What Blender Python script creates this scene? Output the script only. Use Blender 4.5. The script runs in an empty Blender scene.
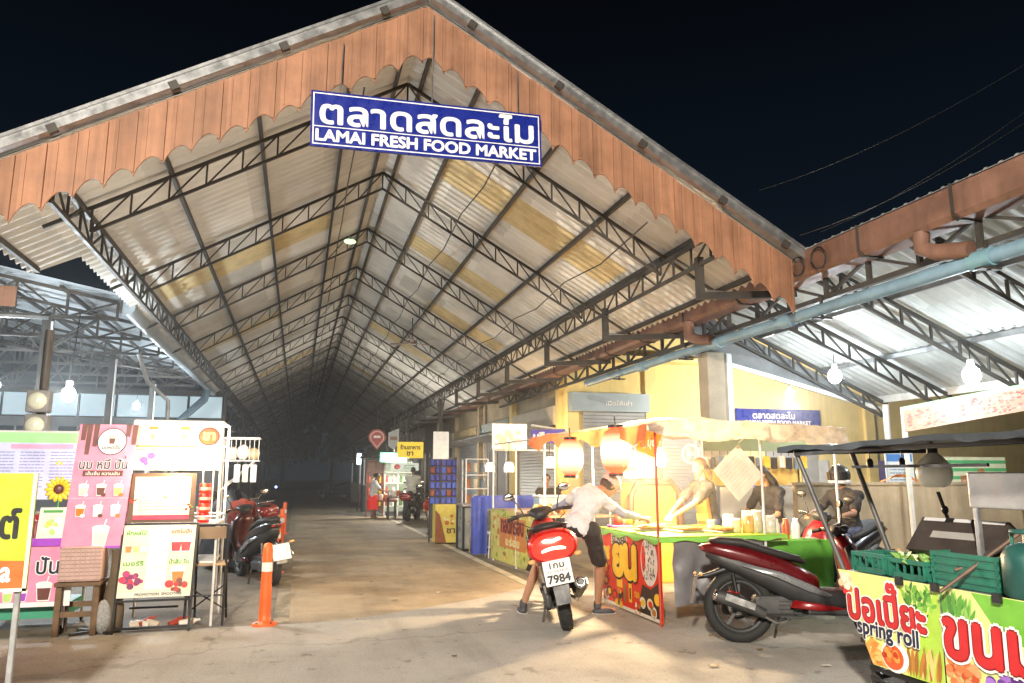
import bpy, bmesh, math, random
from mathutils import Vector as V, Matrix as M, Euler, noise as NZ
rnd = random.Random(11)
S = bpy.context.scene; COL = S.collection
pi = math.pi; rad = math.radians

# ---------------------------------------------------------------- materials
def lin(c):
    c = c.lstrip('#'); o = []
    for i in (0, 2, 4):
        v = int(c[i:i+2], 16)/255
        o.append(v/12.92 if v <= .04045 else ((v+.055)/1.055)**2.4)
    return tuple(o)
MC = {}
def mat(name, c, r=.6, m=0., n=.15, ns=5., em=0., emc=None, bump=0., bs=30., trans=0., alpha=1., coat=0., dirt=0., cell=None, wet=0, streak=0., ground=0):
    if name in MC: return MC[name]
    if isinstance(c, str): c = lin(c)
    k = bpy.data.materials.new(name); k.use_nodes = True
    t = k.node_tree; N = t.nodes; L = t.links
    b = N['Principled BSDF']
    b.inputs['Roughness'].default_value = r; b.inputs['Metallic'].default_value = m
    tc = N.new('ShaderNodeTexCoord'); nz = N.new('ShaderNodeTexNoise')
    nz.inputs['Scale'].default_value = ns; nz.inputs['Detail'].default_value = 7; nz.inputs['Roughness'].default_value = .62
    L.new(tc.outputs['Object'], nz.inputs['Vector'])
    mr = N.new('ShaderNodeMapRange'); mr.inputs[1].default_value = .3; mr.inputs[2].default_value = .7
    mr.inputs[3].default_value = 1-n; mr.inputs[4].default_value = 1+n*.7
    L.new(nz.outputs['Fac'], mr.inputs[0])
    mx = N.new('ShaderNodeMix'); mx.data_type = 'RGBA'; mx.blend_type = 'MULTIPLY'; mx.inputs[0].default_value = 1
    mx.inputs[6].default_value = (*c, 1)
    L.new(mr.outputs[0], mx.inputs[7])
    src = mx.outputs[2]
    if dirt:
        n2 = N.new('ShaderNodeTexNoise'); n2.inputs['Scale'].default_value = ns*.35; n2.inputs['Detail'].default_value = 9
        n2.inputs['Roughness'].default_value = .7
        L.new(tc.outputs['Object'], n2.inputs['Vector'])
        m2 = N.new('ShaderNodeMapRange'); m2.inputs[1].default_value = .48; m2.inputs[2].default_value = .72; m2.inputs[4].default_value = dirt
        L.new(n2.outputs['Fac'], m2.inputs[0])
        x2 = N.new('ShaderNodeMix'); x2.data_type = 'RGBA'
        x2.inputs[7].default_value = (c[0]*.32, c[1]*.27, c[2]*.2, 1)
        L.new(m2.outputs[0], x2.inputs[0]); L.new(src, x2.inputs[6]); src = x2.outputs[2]
    if cell:
        vm = N.new('ShaderNodeVectorMath'); vm.operation = 'DIVIDE'; vm.inputs[1].default_value = cell
        fl = N.new('ShaderNodeVectorMath'); fl.operation = 'FLOOR'; wn = N.new('ShaderNodeTexWhiteNoise')
        L.new(tc.outputs['Object'], vm.inputs[0]); L.new(vm.outputs[0], fl.inputs[0]); L.new(fl.outputs[0], wn.inputs['Vector'])
        m3 = N.new('ShaderNodeMapRange'); m3.inputs[3].default_value = .78; m3.inputs[4].default_value = 1.08
        L.new(wn.outputs['Value'], m3.inputs[0])
        x3 = N.new('ShaderNodeMix'); x3.data_type = 'RGBA'; x3.blend_type = 'MULTIPLY'; x3.inputs[0].default_value = 1
        L.new(src, x3.inputs[6]); L.new(m3.outputs[0], x3.inputs[7]); src = x3.outputs[2]
    def layer(scale, lo, hi, to, rough=.65, det=8):
        nonlocal src
        mp = N.new('ShaderNodeMapping'); mp.inputs['Scale'].default_value = scale; n4 = N.new('ShaderNodeTexNoise'); n4.inputs['Scale'].default_value = 1; n4.inputs['Detail'].default_value = det; n4.inputs['Roughness'].default_value = rough
        L.new(tc.outputs['Object'], mp.inputs[0]); L.new(mp.outputs[0], n4.inputs['Vector'])
        m4 = N.new('ShaderNodeMapRange'); m4.inputs[1].default_value = lo; m4.inputs[2].default_value = hi; m4.inputs[3].default_value = 1; m4.inputs[4].default_value = to
        L.new(n4.outputs['Fac'], m4.inputs[0]); x4 = N.new('ShaderNodeMix'); x4.data_type = 'RGBA'; x4.blend_type = 'MULTIPLY'; x4.inputs[0].default_value = 1
        L.new(src, x4.inputs[6]); L.new(m4.outputs[0], x4.inputs[7]); src = x4.outputs[2]
    if streak:
        layer((7, 7, .5), .45, .75, 1-streak); layer((26, 26, 1.2), .5, .8, 1-streak*.6)
    if ground:
        layer((.55, .55, 1), .48, .7, .55); layer((2.2, .18, 1), .5, .8, .66); layer((60, 60, 1), .5, .75, .55, .6, 4); layer((9, 9, 1), .6, .68, .6, .75); layer((3.1, 3.1, 1), .62, .66, .62, .6)
        vo = N.new('ShaderNodeTexVoronoi'); vo.feature = 'DISTANCE_TO_EDGE'; vo.inputs['Scale'].default_value = .22; vo.inputs['Randomness'].default_value = 1
        nw = N.new('ShaderNodeTexNoise'); nw.inputs['Scale'].default_value = 2.5; nw.inputs['Detail'].default_value = 6; L.new(tc.outputs['Object'], nw.inputs['Vector'])
        va = N.new('ShaderNodeVectorMath'); va.operation = 'MULTIPLY_ADD'; va.inputs[1].default_value = (.7, .7, 0); L.new(nw.outputs['Color'], va.inputs[0]); L.new(tc.outputs['Object'], va.inputs[2]); L.new(va.outputs[0], vo.inputs['Vector'])
        m5 = N.new('ShaderNodeMapRange'); m5.inputs[1].default_value = .0; m5.inputs[2].default_value = .007; m5.inputs[3].default_value = .72; L.new(vo.outputs['Distance'], m5.inputs[0])
        x5 = N.new('ShaderNodeMix'); x5.data_type = 'RGBA'; x5.blend_type = 'MULTIPLY'; x5.inputs[0].default_value = 1; L.new(src, x5.inputs[6]); L.new(m5.outputs[0], x5.inputs[7]); src = x5.outputs[2]
    L.new(src, b.inputs['Base Color'])
    rr = N.new('ShaderNodeMapRange'); rr.inputs[1].default_value = .3; rr.inputs[2].default_value = .7
    rr.inputs[3].default_value = max(.03, r-.1-wet); rr.inputs[4].default_value = min(1, r+.1)
    L.new(nz.outputs['Fac'], rr.inputs[0]); L.new(rr.outputs[0], b.inputs['Roughness'])
    if bump:
        nb = N.new('ShaderNodeTexNoise'); nb.inputs['Scale'].default_value = bs; nb.inputs['Detail'].default_value = 6
        L.new(tc.outputs['Object'], nb.inputs['Vector'])
        bp = N.new('ShaderNodeBump'); bp.inputs['Strength'].default_value = bump; bp.inputs['Distance'].default_value = .02
        L.new(nb.outputs['Fac'], bp.inputs['Height']); L.new(bp.outputs[0], b.inputs['Normal'])
    if em:
        b.inputs['Emission Color'].default_value = (*(lin(emc) if isinstance(emc, str) else (emc or c)), 1)
        b.inputs['Emission Strength'].default_value = em
    if coat: b.inputs['Coat Weight'].default_value = coat; b.inputs['Coat Roughness'].default_value = .12
    if trans:
        out = N['Material Output']; tl = N.new('ShaderNodeBsdfTranslucent'); ms = N.new('ShaderNodeMixShader')
        ms.inputs[0].default_value = trans; L.new(src, tl.inputs['Color'])
        L.new(b.outputs[0], ms.inputs[1]); L.new(tl.outputs[0], ms.inputs[2]); L.new(ms.outputs[0], out.inputs['Surface'])
    if alpha < 1: b.inputs['Alpha'].default_value = alpha
    MC[name] = k
    return k
def pc(h, **kw):            # printed / plain colour from an sRGB hex
    return mat('print_'+h.strip('#')+''.join(k+str(v) for k, v in kw.items()), h, **{**dict(r=.42, n=.14, ns=7, bump=.18, bs=7), **kw})

STEEL = mat('dark_steel', (.075, .068, .06), .6, .3, .35, 4, dirt=.5)
GALV = mat('galvanised', (.42, .43, .44), .42, .8, .25, 8)
ALU = mat('aluminium', (.6, .6, .6), .35, .9, .15, 12)
WHITEM = mat('white_metal', (.72, .72, .7), .4, .1, .12, 6, dirt=.3)
BLACK = mat('black_plastic', (.018, .018, .02), .42, 0, .3, 8)
RUBBER = mat('rubber', (.02, .02, .02), .8, 0, .3, 20)
CHROME = mat('chrome', (.75, .75, .75), .15, 1, .1)
WOOD = mat('old_wood', (.16, .095, .05), .7, 0, .4, 9, dirt=.4, bump=.2)
WOODL = mat('pale_wood', (.42, .28, .15), .6, 0, .3, 9)
ROOFM = mat('roof_sheet', (.72, .70, .65), .6, 0, .15, 1.3, dirt=.22, cell=(1.05, .9, 50))
SKYL = mat('amber_skylight', (.64, .52, .29), .5, 0, .2, 3, dirt=.3)
FASC = mat('brown_fascia', (.43, .215, .125), .6, .0, .28, 2.2, dirt=.3, streak=.38, cell=(.262, 9, 9))
GUT = mat('brown_gutter', (.22, .115, .08), .6, .05, .35, 2.5, dirt=.6, streak=.3)
BLUEP = mat('blue_pipe', (.22, .36, .47), .45, 0, .25, 3, dirt=.45)
YWALL = mat('yellow_plaster', (.80, .63, .25), .8, 0, .12, 1.2, dirt=.2, bump=.1, streak=.15)
BEIGE = mat('beige_plaster', (.45, .36, .24), .8, 0, .25, 1.6, dirt=.5, streak=.25)
GREEN = mat('green_crate', (.018, .15, .10), .5, 0, .35, 10, dirt=.4)
GLASSB = mat('bulb_white', (.9, .9, .9), .3, em=40, emc=(1, .95, .88))
COLDB = mat('bulb_cold', (.9, .9, .9), .3, em=160, emc=(.85, .95, 1))
WARMB = mat('bulb_warm', (.9, .8, .6), .3, em=55, emc=(1, .74, .42))

# ---------------------------------------------------------------- mesh builder
class MB:
    def __init__(s): s.v = []; s.f = []; s.mi = []; s.sm = []; s.ms = []
    def slot(s, m):
        if m not in s.ms: s.ms.append(m)
        return s.ms.index(m)
    def add(s, vs, fs, m, smooth=False):
        o = len(s.v); k = s.slot(m); s.v += [V(p) for p in vs]
        for f in fs: s.f.append([i+o for i in f]); s.mi.append(k); s.sm.append(smooth)
    def box(s, c, d, m, rz=0, rx=0, ry=0, tp=1.):
        R = Euler((rx, ry, rz)).to_matrix(); h = [x/2 for x in d]; c = V(c)
        vs = []
        for z in (-1, 1):
            k = tp if z > 0 else 1
            for x, y in ((-1, -1), (1, -1), (1, 1), (-1, 1)): vs.append(c+R @ V((x*h[0]*k, y*h[1]*k, z*h[2])))
        s.add(vs, [(0, 3, 2, 1), (4, 5, 6, 7), (0, 1, 5, 4), (1, 2, 6, 5), (2, 3, 7, 6), (3, 0, 4, 7)], m); return s
    def bev(s, c, d, m, b=.01, rz=0, rx=0, ry=0):      # box with chamfered edges
        bm = bmesh.new(); bmesh.ops.create_cube(bm, size=1)
        for q in bm.verts: q.co = V((q.co.x*d[0], q.co.y*d[1], q.co.z*d[2]))
        bmesh.ops.bevel(bm, geom=bm.edges[:], offset=min(b, min(d)*.45), segments=2, affect='EDGES', profile=.5)
        R = Euler((rx, ry, rz)).to_matrix(); c = V(c); bm.verts.ensure_lookup_table()
        s.add([c+R @ q.co for q in bm.verts], [[q.index for q in f.verts] for f in bm.faces], m); bm.free(); return s
    def bar(s, p, q, w, m, h=None):                    # square bar
        p, q = V(p), V(q); d = (q-p).normalized(); h = h or w
        a = d.cross(V((0, 0, 1)));
        if a.length < 1e-3: a = V((1, 0, 0))
        a.normalize(); b = a.cross(d).normalized(); vs = []
        for e in (p, q):
            for i, j in ((-1, -1), (1, -1), (1, 1), (-1, 1)): vs.append(e+a*i*w/2+b*j*h/2)
        s.add(vs, [(0, 3, 2, 1), (4, 5, 6, 7), (0, 1, 5, 4), (1, 2, 6, 5), (2, 3, 7, 6), (3, 0, 4, 7)], m); return s
    def tube(s, pts, r, m, n=8, caps=True):
        pts = [V(p) for p in pts]; rs = r if isinstance(r, (list, tuple)) else [r]*len(pts)
        d0 = (pts[1]-pts[0]).normalized(); a = d0.cross(V((0, 0, 1)))
        if a.length < 1e-3: a = V((1, 0, 0))
        a.normalize(); vs = []; fs = []
        for i, p in enumerate(pts):
            d = (pts[min(i+1, len(pts)-1)]-pts[max(i-1, 0)]).normalized()
            a = (a-d*a.dot(d)).normalized(); b = d.cross(a)
            for k in range(n): t = 2*pi*k/n; vs.append(p+(a*math.cos(t)+b*math.sin(t))*rs[i])
        for i in range(len(pts)-1):
            for k in range(n): fs.append((i*n+k, i*n+(k+1) % n, (i+1)*n+(k+1) % n, (i+1)*n+k))
        s.add(vs, fs, m, n > 4)
        if caps: s.add(vs[:n], [list(range(n))[::-1]], m); s.add(vs[-n:], [list(range(n))], m)
        return s
    def lathe(s, prof, c, m, n=20, ax=(0, 0, 1), sx=1., sy=1., caps=True, smooth=True):
        c = V(c); ax = V(ax).normalized(); a = ax.orthogonal().normalized() if abs(ax.z) < .99 else V((1, 0, 0)); b = ax.cross(a)
        vs = []; fs = []
        for r, z in prof:
            for k in range(n): t = 2*pi*k/n; vs.append(c+ax*z+a*math.cos(t)*r*sx+b*math.sin(t)*r*sy)
        for i in range(len(prof)-1):
            for k in range(n): fs.append((i*n+k, i*n+(k+1) % n, (i+1)*n+(k+1) % n, (i+1)*n+k))
        s.add(vs, fs, m, smooth)
        if caps: s.add(vs[:n], [list(range(n))[::-1]], m); s.add(vs[-n:], [list(range(n))], m)
        return s
    def ell(s, c, r, m, R=None, n=14, k=9):
        c = V(c); vs = []; fs = []; R = R or M.Identity(3)
        for i in range(k+1):
            ph = pi*i/k
            for j in range(n):
                t = 2*pi*j/n; vs.append(c+R @ V((r[0]*math.sin(ph)*math.cos(t), r[1]*math.sin(ph)*math.sin(t), r[2]*math.cos(ph))))
        for i in range(k):
            for j in range(n): fs.append((i*n+j, (i+1)*n+j, (i+1)*n+(j+1) % n, i*n+(j+1) % n))
        s.add(vs, fs, m, True); return s
    def loft(s, secs, m, n=16, e=2.6, smooth=True):    # secs: (x, y, z, half-width y, half-height z)
        vs = []; fs = []
        for x, y, z, hw, hh in secs:
            for k in range(n):
                t = 2*pi*k/n; ct, st = math.cos(t), math.sin(t)
                vs.append(V((x, y+hw*math.copysign(abs(ct)**(2/e), ct), z+hh*math.copysign(abs(st)**(2/e), st))))
        for i in range(len(secs)-1):
            for k in range(n): fs.append((i*n+k, i*n+(k+1) % n, (i+1)*n+(k+1) % n, (i+1)*n+k))
        fs += [list(range(n))[::-1], [len(vs)-n+k for k in range(n)]]
        s.add(vs, fs, m, smooth); return s
    def grid(s, fn, nu, nv, m, smooth=True):
        vs = [V(fn(i/nu, j/nv)) for j in range(nv+1) for i in range(nu+1)]
        fs = [(j*(nu+1)+i, j*(nu+1)+i+1, (j+1)*(nu+1)+i+1, (j+1)*(nu+1)+i) for j in range(nv) for i in range(nu)]
        s.add(vs, fs, m, smooth); return s
    def torus(s, c, R, r, m, ax=(0, 1, 0), n=28, k=10, fl=1.):
        ax = V(ax).normalized(); a = ax.orthogonal().normalized(); b = ax.cross(a); c = V(c); vs = []; fs = []
        for i in range(n):
            t = 2*pi*i/n; d = a*math.cos(t)+b*math.sin(t)
            for j in range(k):
                u = 2*pi*j/k; vs.append(c+d*(R+r*math.cos(u))+ax*r*fl*math.sin(u))
        for i in range(n):
            for j in range(k): fs.append((i*k+j, i*k+(j+1) % k, ((i+1) % n)*k+(j+1) % k, ((i+1) % n)*k+j))
        s.add(vs, fs, m, True); return s
    def mesh(s, name):
        me = bpy.data.meshes.new(name); me.from_pydata([tuple(p) for p in s.v], [], s.f)
        for m in s.ms: me.materials.append(m)
        me.polygons.foreach_set('material_index', s.mi); me.polygons.foreach_set('use_smooth', s.sm); me.update(); return me
    def build(s, name, parent=None, world=False, **tags):
        if parent is not None and world:
            I = rootmat(parent).inverted(); s.v = [I @ p for p in s.v]
        o = bpy.data.objects.new(name, s.mesh(name)); COL.objects.link(o)
        if parent is not None: o.parent = parent
        for k, w in tags.items(): o[k] = w
        return o
def rootmat(o):
    m = M.Identity(4)
    while o: m = (M.Translation(o.location) @ o.rotation_euler.to_matrix().to_4x4()) @ m; o = o.parent
    return m
def thing(name, label, cat, loc=(0, 0, 0), rz=0, group=None, lean=0):
    o = bpy.data.objects.new(name, None); COL.objects.link(o); o.empty_display_size = .2
    o.location = loc; o.rotation_euler = (lean, 0, rz); o['label'] = label; o['category'] = cat
    if group: o['group'] = group
    return o
def tag(o, label, cat, group=None):
    o['label'] = label; o['category'] = cat
    if group: o['group'] = group
    return o
def kids(o): return [c for c in bpy.data.objects if c.parent is o]
def dup(o, parent=None):
    c = o.copy(); COL.objects.link(c); c.parent = parent
    for k in kids(o): dup(k, c)
    return c
def struct(o): o['kind'] = 'structure'; return o

TMP = bpy.data.scenes.new('workbench')        # an empty scene used only while meshes are computed
def evaluated(o):
    TMP.collection.objects.link(o); TMP.view_layers[0].update(); dg = TMP.view_layers[0].depsgraph; dg.update()
    me = bpy.data.meshes.new_from_object(o.evaluated_get(dg)); bpy.data.objects.remove(o); return me
# ---------------------------------------------------------------- lettering and prints
TC = {}
def textgeo(t):
    if t in TC: return TC[t]
    cu = bpy.data.curves.new('lettering', 'FONT'); cu.body = t; cu.size = 1; cu.resolution_u = 3
    ob = bpy.data.objects.new('lettering', cu); me = evaluated(ob)
    vs = [v.co.copy() for v in me.vertices]; fs = [list(p.vertices) for p in me.polygons]
    bpy.data.curves.remove(cu); bpy.data.meshes.remove(me)
    TC[t] = (vs, fs); return TC[t]
class Panel:
    """flat print: O is its lower left corner, u runs right and v up as one reads it"""
    def __init__(s, O, u, v, mb=None):
        s.O = V(O); s.u = V(u).normalized(); s.v = V(v).normalized(); s.n = s.u.cross(s.v); s.b = mb or MB()
    def p(s, x, y, k=0): return s.O+s.u*x+s.v*y+s.n*(.0022*k)
    def rect(s, x0, y0, x1, y1, m, k=1):
        s.b.add([s.p(x0, y0, k), s.p(x1, y0, k), s.p(x1, y1, k), s.p(x0, y1, k)], [(0, 1, 2, 3)], m); return s
    def poly(s, pts, m, k=1): s.b.add([s.p(x, y, k) for x, y in pts], [list(range(len(pts)))], m); return s
    def ell(s, x, y, rx, ry, m, k=1, n=20):
        return s.poly([(x+rx*math.cos(2*pi*i/n), y+ry*math.sin(2*pi*i/n)) for i in range(n)], m, k)
    def slab(s, w, h, t, m):           # the board itself, behind layer 0
        a = [s.p(0, 0), s.p(w, 0), s.p(w, h), s.p(0, h)]; b = [q-s.n*t for q in a]
        s.b.add(a+b, [(0, 1, 2, 3), (7, 6, 5, 4), (0, 4, 5, 1), (1, 5, 6, 2), (2, 6, 7, 3), (3, 7, 4, 0)], m); return s
    def text(s, t, x, y, w, h, m, k=2, off=.0, sl=0.):   # fitted into the box x, y, w, h; off thickens the strokes
        vs, fs = textgeo(t)
        if not vs: return s
        x0 = min(q.x for q in vs); x1 = max(q.x for q in vs); y0 = min(q.y for q in vs); y1 = max(q.y for q in vs)
        fx = w/(x1-x0); fy = h/(y1-y0); o = off*min(fx, fy)*1.15 if off else 0
        ds = [(0, 0)]+([(o*math.cos(a*pi/4), o*math.sin(a*pi/4)) for a in range(8)] if off else [])
        for i, (dx, dy) in enumerate(ds):
            nv = []; nf = []
            for f in fs:
                j = (i+rnd.random())*.0013/len(ds)
                nf.append(list(range(len(nv), len(nv)+len(f))))
                nv += [s.p(x+(vs[q].x-x0)*fx+sl*(vs[q].y-y0)*fy+dx, y+(vs[q].y-y0)*fy+dy, k)+s.n*j for q in f]
            s.b.add(nv, nf, m)
        return s
    def lines(s, x, y, w, n, dy, m, k=1, th=.008, seed=1):
        r = random.Random(seed)
        for i in range(n):
            c = x
            while c < x+w*.9:
                l = r.uniform(.1, .35)*w
                s.rect(c, y-i*dy, min(c+l, x+w), y-i*dy+th, m, k); c += l+.03*w
        return s
    def leaf(s, x, y, l, w, a, m, k=2):
        c, d = math.cos(a), math.sin(a)
        return s.poly([(x+c*l*t-d*w*e, y+d*l*t+c*w*e) for t, e in ((0, 0), (.25, -.42), (.55, -.5), (.85, -.25), (1, 0), (.85, .25), (.55, .5), (.25, .42))], m, k)
    def cup(s, x, y, h, body, drink, k=2, lid=None):
        w = h*.34
        s.poly([(x-w*.75, y), (x+w*.75, y), (x+w, y+h*.75), (x-w, y+h*.75)], body, k)
        s.poly([(x-w*.66, y+h*.06), (x+w*.66, y+h*.06), (x+w*.86, y+h*.6), (x-w*.86, y+h*.6)], drink, k+1)
        s.ell(x, y+h*.78, w*1.05, h*.13, lid or body, k+1)
        s.poly([(x+w*.2, y+h*.8), (x+w*.35, y+h*.8), (x+w*.6, y+h*1.15), (x+w*.45, y+h*1.15)], body, k+2); return s
    def build(s, name, parent=None, world=True, **t): return s.b.build(name, parent, world, **t)
W_, K_ = pc('#f4f2ee'), pc('#1c1a1c')
# ---------------------------------------------------------------- ground
CONC = mat('street_concrete', (.43, .41, .375), .75, 0, .22, 1.1, dirt=.3, bump=.3, bs=60, ground=1)
HALLF = mat('shaded_hall_concrete', (.43, .34, .23), .8, 0, .3, .7, dirt=.35, bump=.25, bs=45, wet=.03, ground=1)  # browner tone paints the roof's shade and warm lamplight into the floor
WALK = mat('walkway_concrete', (.25, .21, .16), .7, 0, .3, 1.2, dirt=.4, bump=.2, bs=50, ground=1)
b = MB(); b.add([(-160, -60, 0), (160, -60, 0), (160, 220, 0), (-160, 220, 0)], [(0, 1, 2, 3)], mat('ground_earth', (.06, .055, .05), .9, 0, .3, .4, bump=.3, bs=10))
struct(b.build('ground'))
b = MB(); b.add([(-14, -20, .004), (18, -20, .004), (18, 12.2, .004), (3.7, 10.85, .004), (2.2, 9.5, .004), (.95, 8.7, .004), (.3, 8.46, .004), (-14, 8.3, .004)], [range(8)], CONC)
struct(b.build('street'))
b = MB(); b.add([(-.14, 8.45, .004), (.3, 8.46, .004), (.95, 8.7, .004), (2.2, 9.5, .004), (3.16, 10.36, .004), (3.16, 82, .004), (-.14, 82, .004)], [range(7)], HALLF)  # front edge follows the roof's shadow edge, painted by the change of tone
struct(b.build('hall_lane'))
b = MB(); b.add([(-14, 8.3, .003), (-.14, 8.45, .003), (-.14, 82, .003), (-14, 82, .003)], [range(4)], WALK)
b.add([(3.16, 10.36, .003), (3.7, 10.85, .003), (18, 12.2, .003), (18, 82, .003), (3.16, 82, .003)], [range(5)], WALK)
struct(b.build('walkway'))
PAINT = mat('road_paint', (.75, .66, .5), .7, 0, .3, 3, dirt=.5)
b = MB()
b.add([(3.08, 10.3, .009), (3.22, 10.4, .009), (3.22, 70, .009), (3.08, 70, .009)], [range(4)], PAINT)
struct(b.build('lane_line'))
b = MB(); b.add([(-.18, 8.5, .009), (-.02, 8.5, .009), (-.02, 60, .009), (-.18, 60, .009)], [range(4)], mat('worn_line', (.33, .28, .2), .7, 0, .4, 4, dirt=.9))
struct(b.build('kerb_line'))

# ---------------------------------------------------------------- main hall
X0, Z0, SL = 1.2, 6.86, .575
def rz_(x): return Z0-SL*abs(x-X0)
hall = thing('market_hall', 'long open gabled market hall roof with white corrugated sheets and brown scalloped fascia', 'market hall', (X0, 8, 0))
def bl(mb, name, par=None, **t): return mb.build(name, par or hall, True, **t)
ROWS = [0, .8, 1.85, 2.87, 3.8, 4.85]
PITCH = .205
def roofside(sg):
    b = MB(); sky = []
    ends = 82.0; n = int((ends-8.0)/PITCH*6)
    holes = {}
    for k, (y, rr) in enumerate(((10.9, (1, 4)), (14.9, (1, 3)), (18.4, (2, 4)), (24.3, (1, 3)), (33.9, (1, 3))) if sg > 0 else ((14.2, (1, 4)), (20.6, (2, 4)), (30.2, (1, 3)))):
        holes[k] = (y, y+.95, rr)
    for r in range(5):
        d0, d1 = ROWS[r]-(.06 if r else 0), ROWS[r+1]+.0
        for name, sel in (('m', None),):
            pts = []
            for i in range(n+1):
                y = 8.0+(ends-8.0)*i/n
                z = .033*math.sin(2*pi*y/PITCH)+(.012 if r % 2 else 0)
                pts.append((y, z))
            vs = []
            for y, z in pts:
                dd = d1
                if sg < 0 and r == 4: dd = 4.75 if y < 11.2 else 4.22
                for d in (d0, dd): vs.append((X0+sg*d, y, Z0-SL*d+z+.02))
            fm = []; fk = {}
            for i in range(n):
                y = pts[i][0]; f = (2*i, 2*i+1, 2*i+3, 2*i+2); h = None
                for k, (a, c, rr) in holes.items():
                    if a <= y < c and rr[0] <= r < rr[1]: h = k
                if h is None: fm.append(f)
                else: fk.setdefault(h, []).append(f)
            b.add(vs, fm, ROOFM, True)
            for k, fs in fk.items(): sky.append((k, vs, fs))
    o = bl(b, 'roof_slope')
    for k in holes:
        q = MB()
        for kk, vs, fs in sky:
            if kk == k: q.add(vs, fs, SKYL, True)
        if q.f: 
            us = sorted({i for f in q.f for i in f}); mp = {i: j for j, i in enumerate(us)}
            q.v = [q.v[i] for i in us]; q.f = [[mp[i] for i in f] for f in q.f]
            bl(q, 'skylight', o)
    return o
roofside(1); roofside(-1)
# purlins, ridge and the two long lattice beams
for sg in (1, -1):
    for d in (.17, .8, 1.85, 2.87, 3.8):
        b = MB(); b.bar((X0+sg*d, 8.15, Z0-SL*d-.05), (X0+sg*d, 82, Z0-SL*d-.05), .045, STEEL, .07); bl(b, 'purlin')
    b = MB(); b.bar((X0+sg*4.62, 8.15, Z0-SL*4.62-.05), (X0+sg*4.62, 82 if sg > 0 else 11, Z0-SL*4.62-.05), .05, STEEL, .07); bl(b, 'purlin')
    b = MB(); xb = X0+sg*3.72; zt = Z0-SL*3.72-.22; zb = zt-.3
    b.bar((xb, 8.2, zt), (xb, 82, zt), .05, STEEL); b.bar((xb, 8.2, zb), (xb, 82, zb), .045, STEEL)
    y = 8.3; up = True
    while y < 81:
        b.bar((xb, y, zt), (xb, y, zb), .026, STEEL)
        if y < 60: b.bar((xb, y, zt if up else zb), (xb, y+.5, zb if up else zt), .022, STEEL)
        up = not up; y += .5
    bl(b, 'lattice_beam')
# roof trusses
def truss_mb():
    b = MB()
    for sg in (1, -1):
        D = 3.7; top = lambda d: V((sg*d, 0, -SL*d-.1)); bot = lambda d: V((sg*d, 0, -SL*d-.1-.3))
        b.bar(top(0), top(4.7 if sg > 0 else 4.2), .036, STEEL, .042); b.bar(bot(0), bot(D), .034, STEEL)
        n = 9; st = D/n
        for i in range(n+1): b.bar(top(i*st), bot(i*st), .022, STEEL)
        for i in range(n): b.bar(top(i*st), bot((i+1)*st), .018, STEEL)
    return b
tb = truss_mb().mesh('truss')
for k in range(23):
    o = bpy.data.objects.new('truss', tb); COL.objects.link(o); o.parent = hall
    o.location = (0, (9.65+3.2*k)-8, Z0)
# posts under the long beams
for y in (27.5, 36.5, 45.5, 54.5, 63.5, 72.5):
    for sg in (1, -1):
        x = X0+sg*3.72; z = rz_(x)-.52
        b = MB(); b.bev((x, y, z/2), (.13, .13, z), STEEL, .01); b.bev((x, y, .15), (.3, .3, .3), BEIGE, .02)
        b.bar((x, y-.7, z-.05), (x, y, z-.75), .05, STEEL); b.bar((x, y+.7, z-.05), (x, y, z-.75), .05, STEEL)
        bl(b, 'post')
# hanging brackets that carry the valley gutter on the right
zb = rz_(X0+3.72)-.52
for k in range(9):
    y = 8.6+3.2*k; x = X0+3.72
    b = MB(); b.bar((x, y, zb+.1), (x, y, zb-.42), .09, STEEL); b.bar((x-.05, y, zb-.42), (6.35, y, zb-.3), .07, STEEL, .09)
    b.bar((x, y, zb-.35), (x+.55, y, zb-.37), .05, GALV); bl(b, 'bracket')
# front fascia: upright ribbed boards with scalloped feet
jit = [rnd.uniform(-.018, .018) for _ in range(40)]
b = MB(); w = .262; xs = X0-4.72-.05; n = 36
for i in range(n):
    xa, xb = xs+i*w, xs+(i+1)*w; Y = 8.0-(.008 if i % 2 else 0)-abs(jit[i])*.5
    top = []; k = 9
    za = rz_(xa)-.0; zb_ = rz_(xb)
    lo = []
    for j in range(k+1):
        t = j/k; x = xa+w*t
        base = (rz_(xa)*(1-t)+rz_(xb)*t)-.70+jit[i]
        lo.append((x, base+.135*math.sin(pi*t)**.7))
    hi = [(xa+w*j/k, (za*(1-j/k)+zb_*j/k) if not (xa < X0 < xb) else rz_(xa+w*j/k)) for j in range(k+1)]
    vs = [(x, Y, z) for x, z in lo]+[(x, Y, z) for x, z in hi]+[(x, Y+.025, z) for x, z in lo]+[(x, Y+.025, z) for x, z in hi]
    m = k+1; fs = []
    for j in range(k):
        fs += [(j, j+1, m+j+1, m+j), (2*m+j+1, 2*m+j, 3*m+j, 3*m+j+1), (j+1, j, 2*m+j, 2*m+j+1)]
    b.add(vs, fs, FASC)
    b.bar((xb-.012, Y-.016, rz_(xb)-.02), (xb-.012, Y-.016, rz_(xb)-.675), .03, FASC, .03)
    b.bar((xa+.09, Y-.008, rz_(xa+.09)-.03), (xa+.09, Y-.008, rz_(xa+.09)-.56), .012, FASC, .016)
fo = bl(b, 'fascia')
b = MB()
for sg in (1, -1):
    a = V((X0, 7.93, Z0+.10)); c = V((X0+sg*4.82, 7.93, Z0-SL*4.82+.10))
    b.bar(a, c, .16, GALV, .10); b.bar(a+V((0, -.05, .06)), c+V((0, -.05, .06)), .12, GALV, .03)
bl(b, 'barge_cap', fo)
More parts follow.
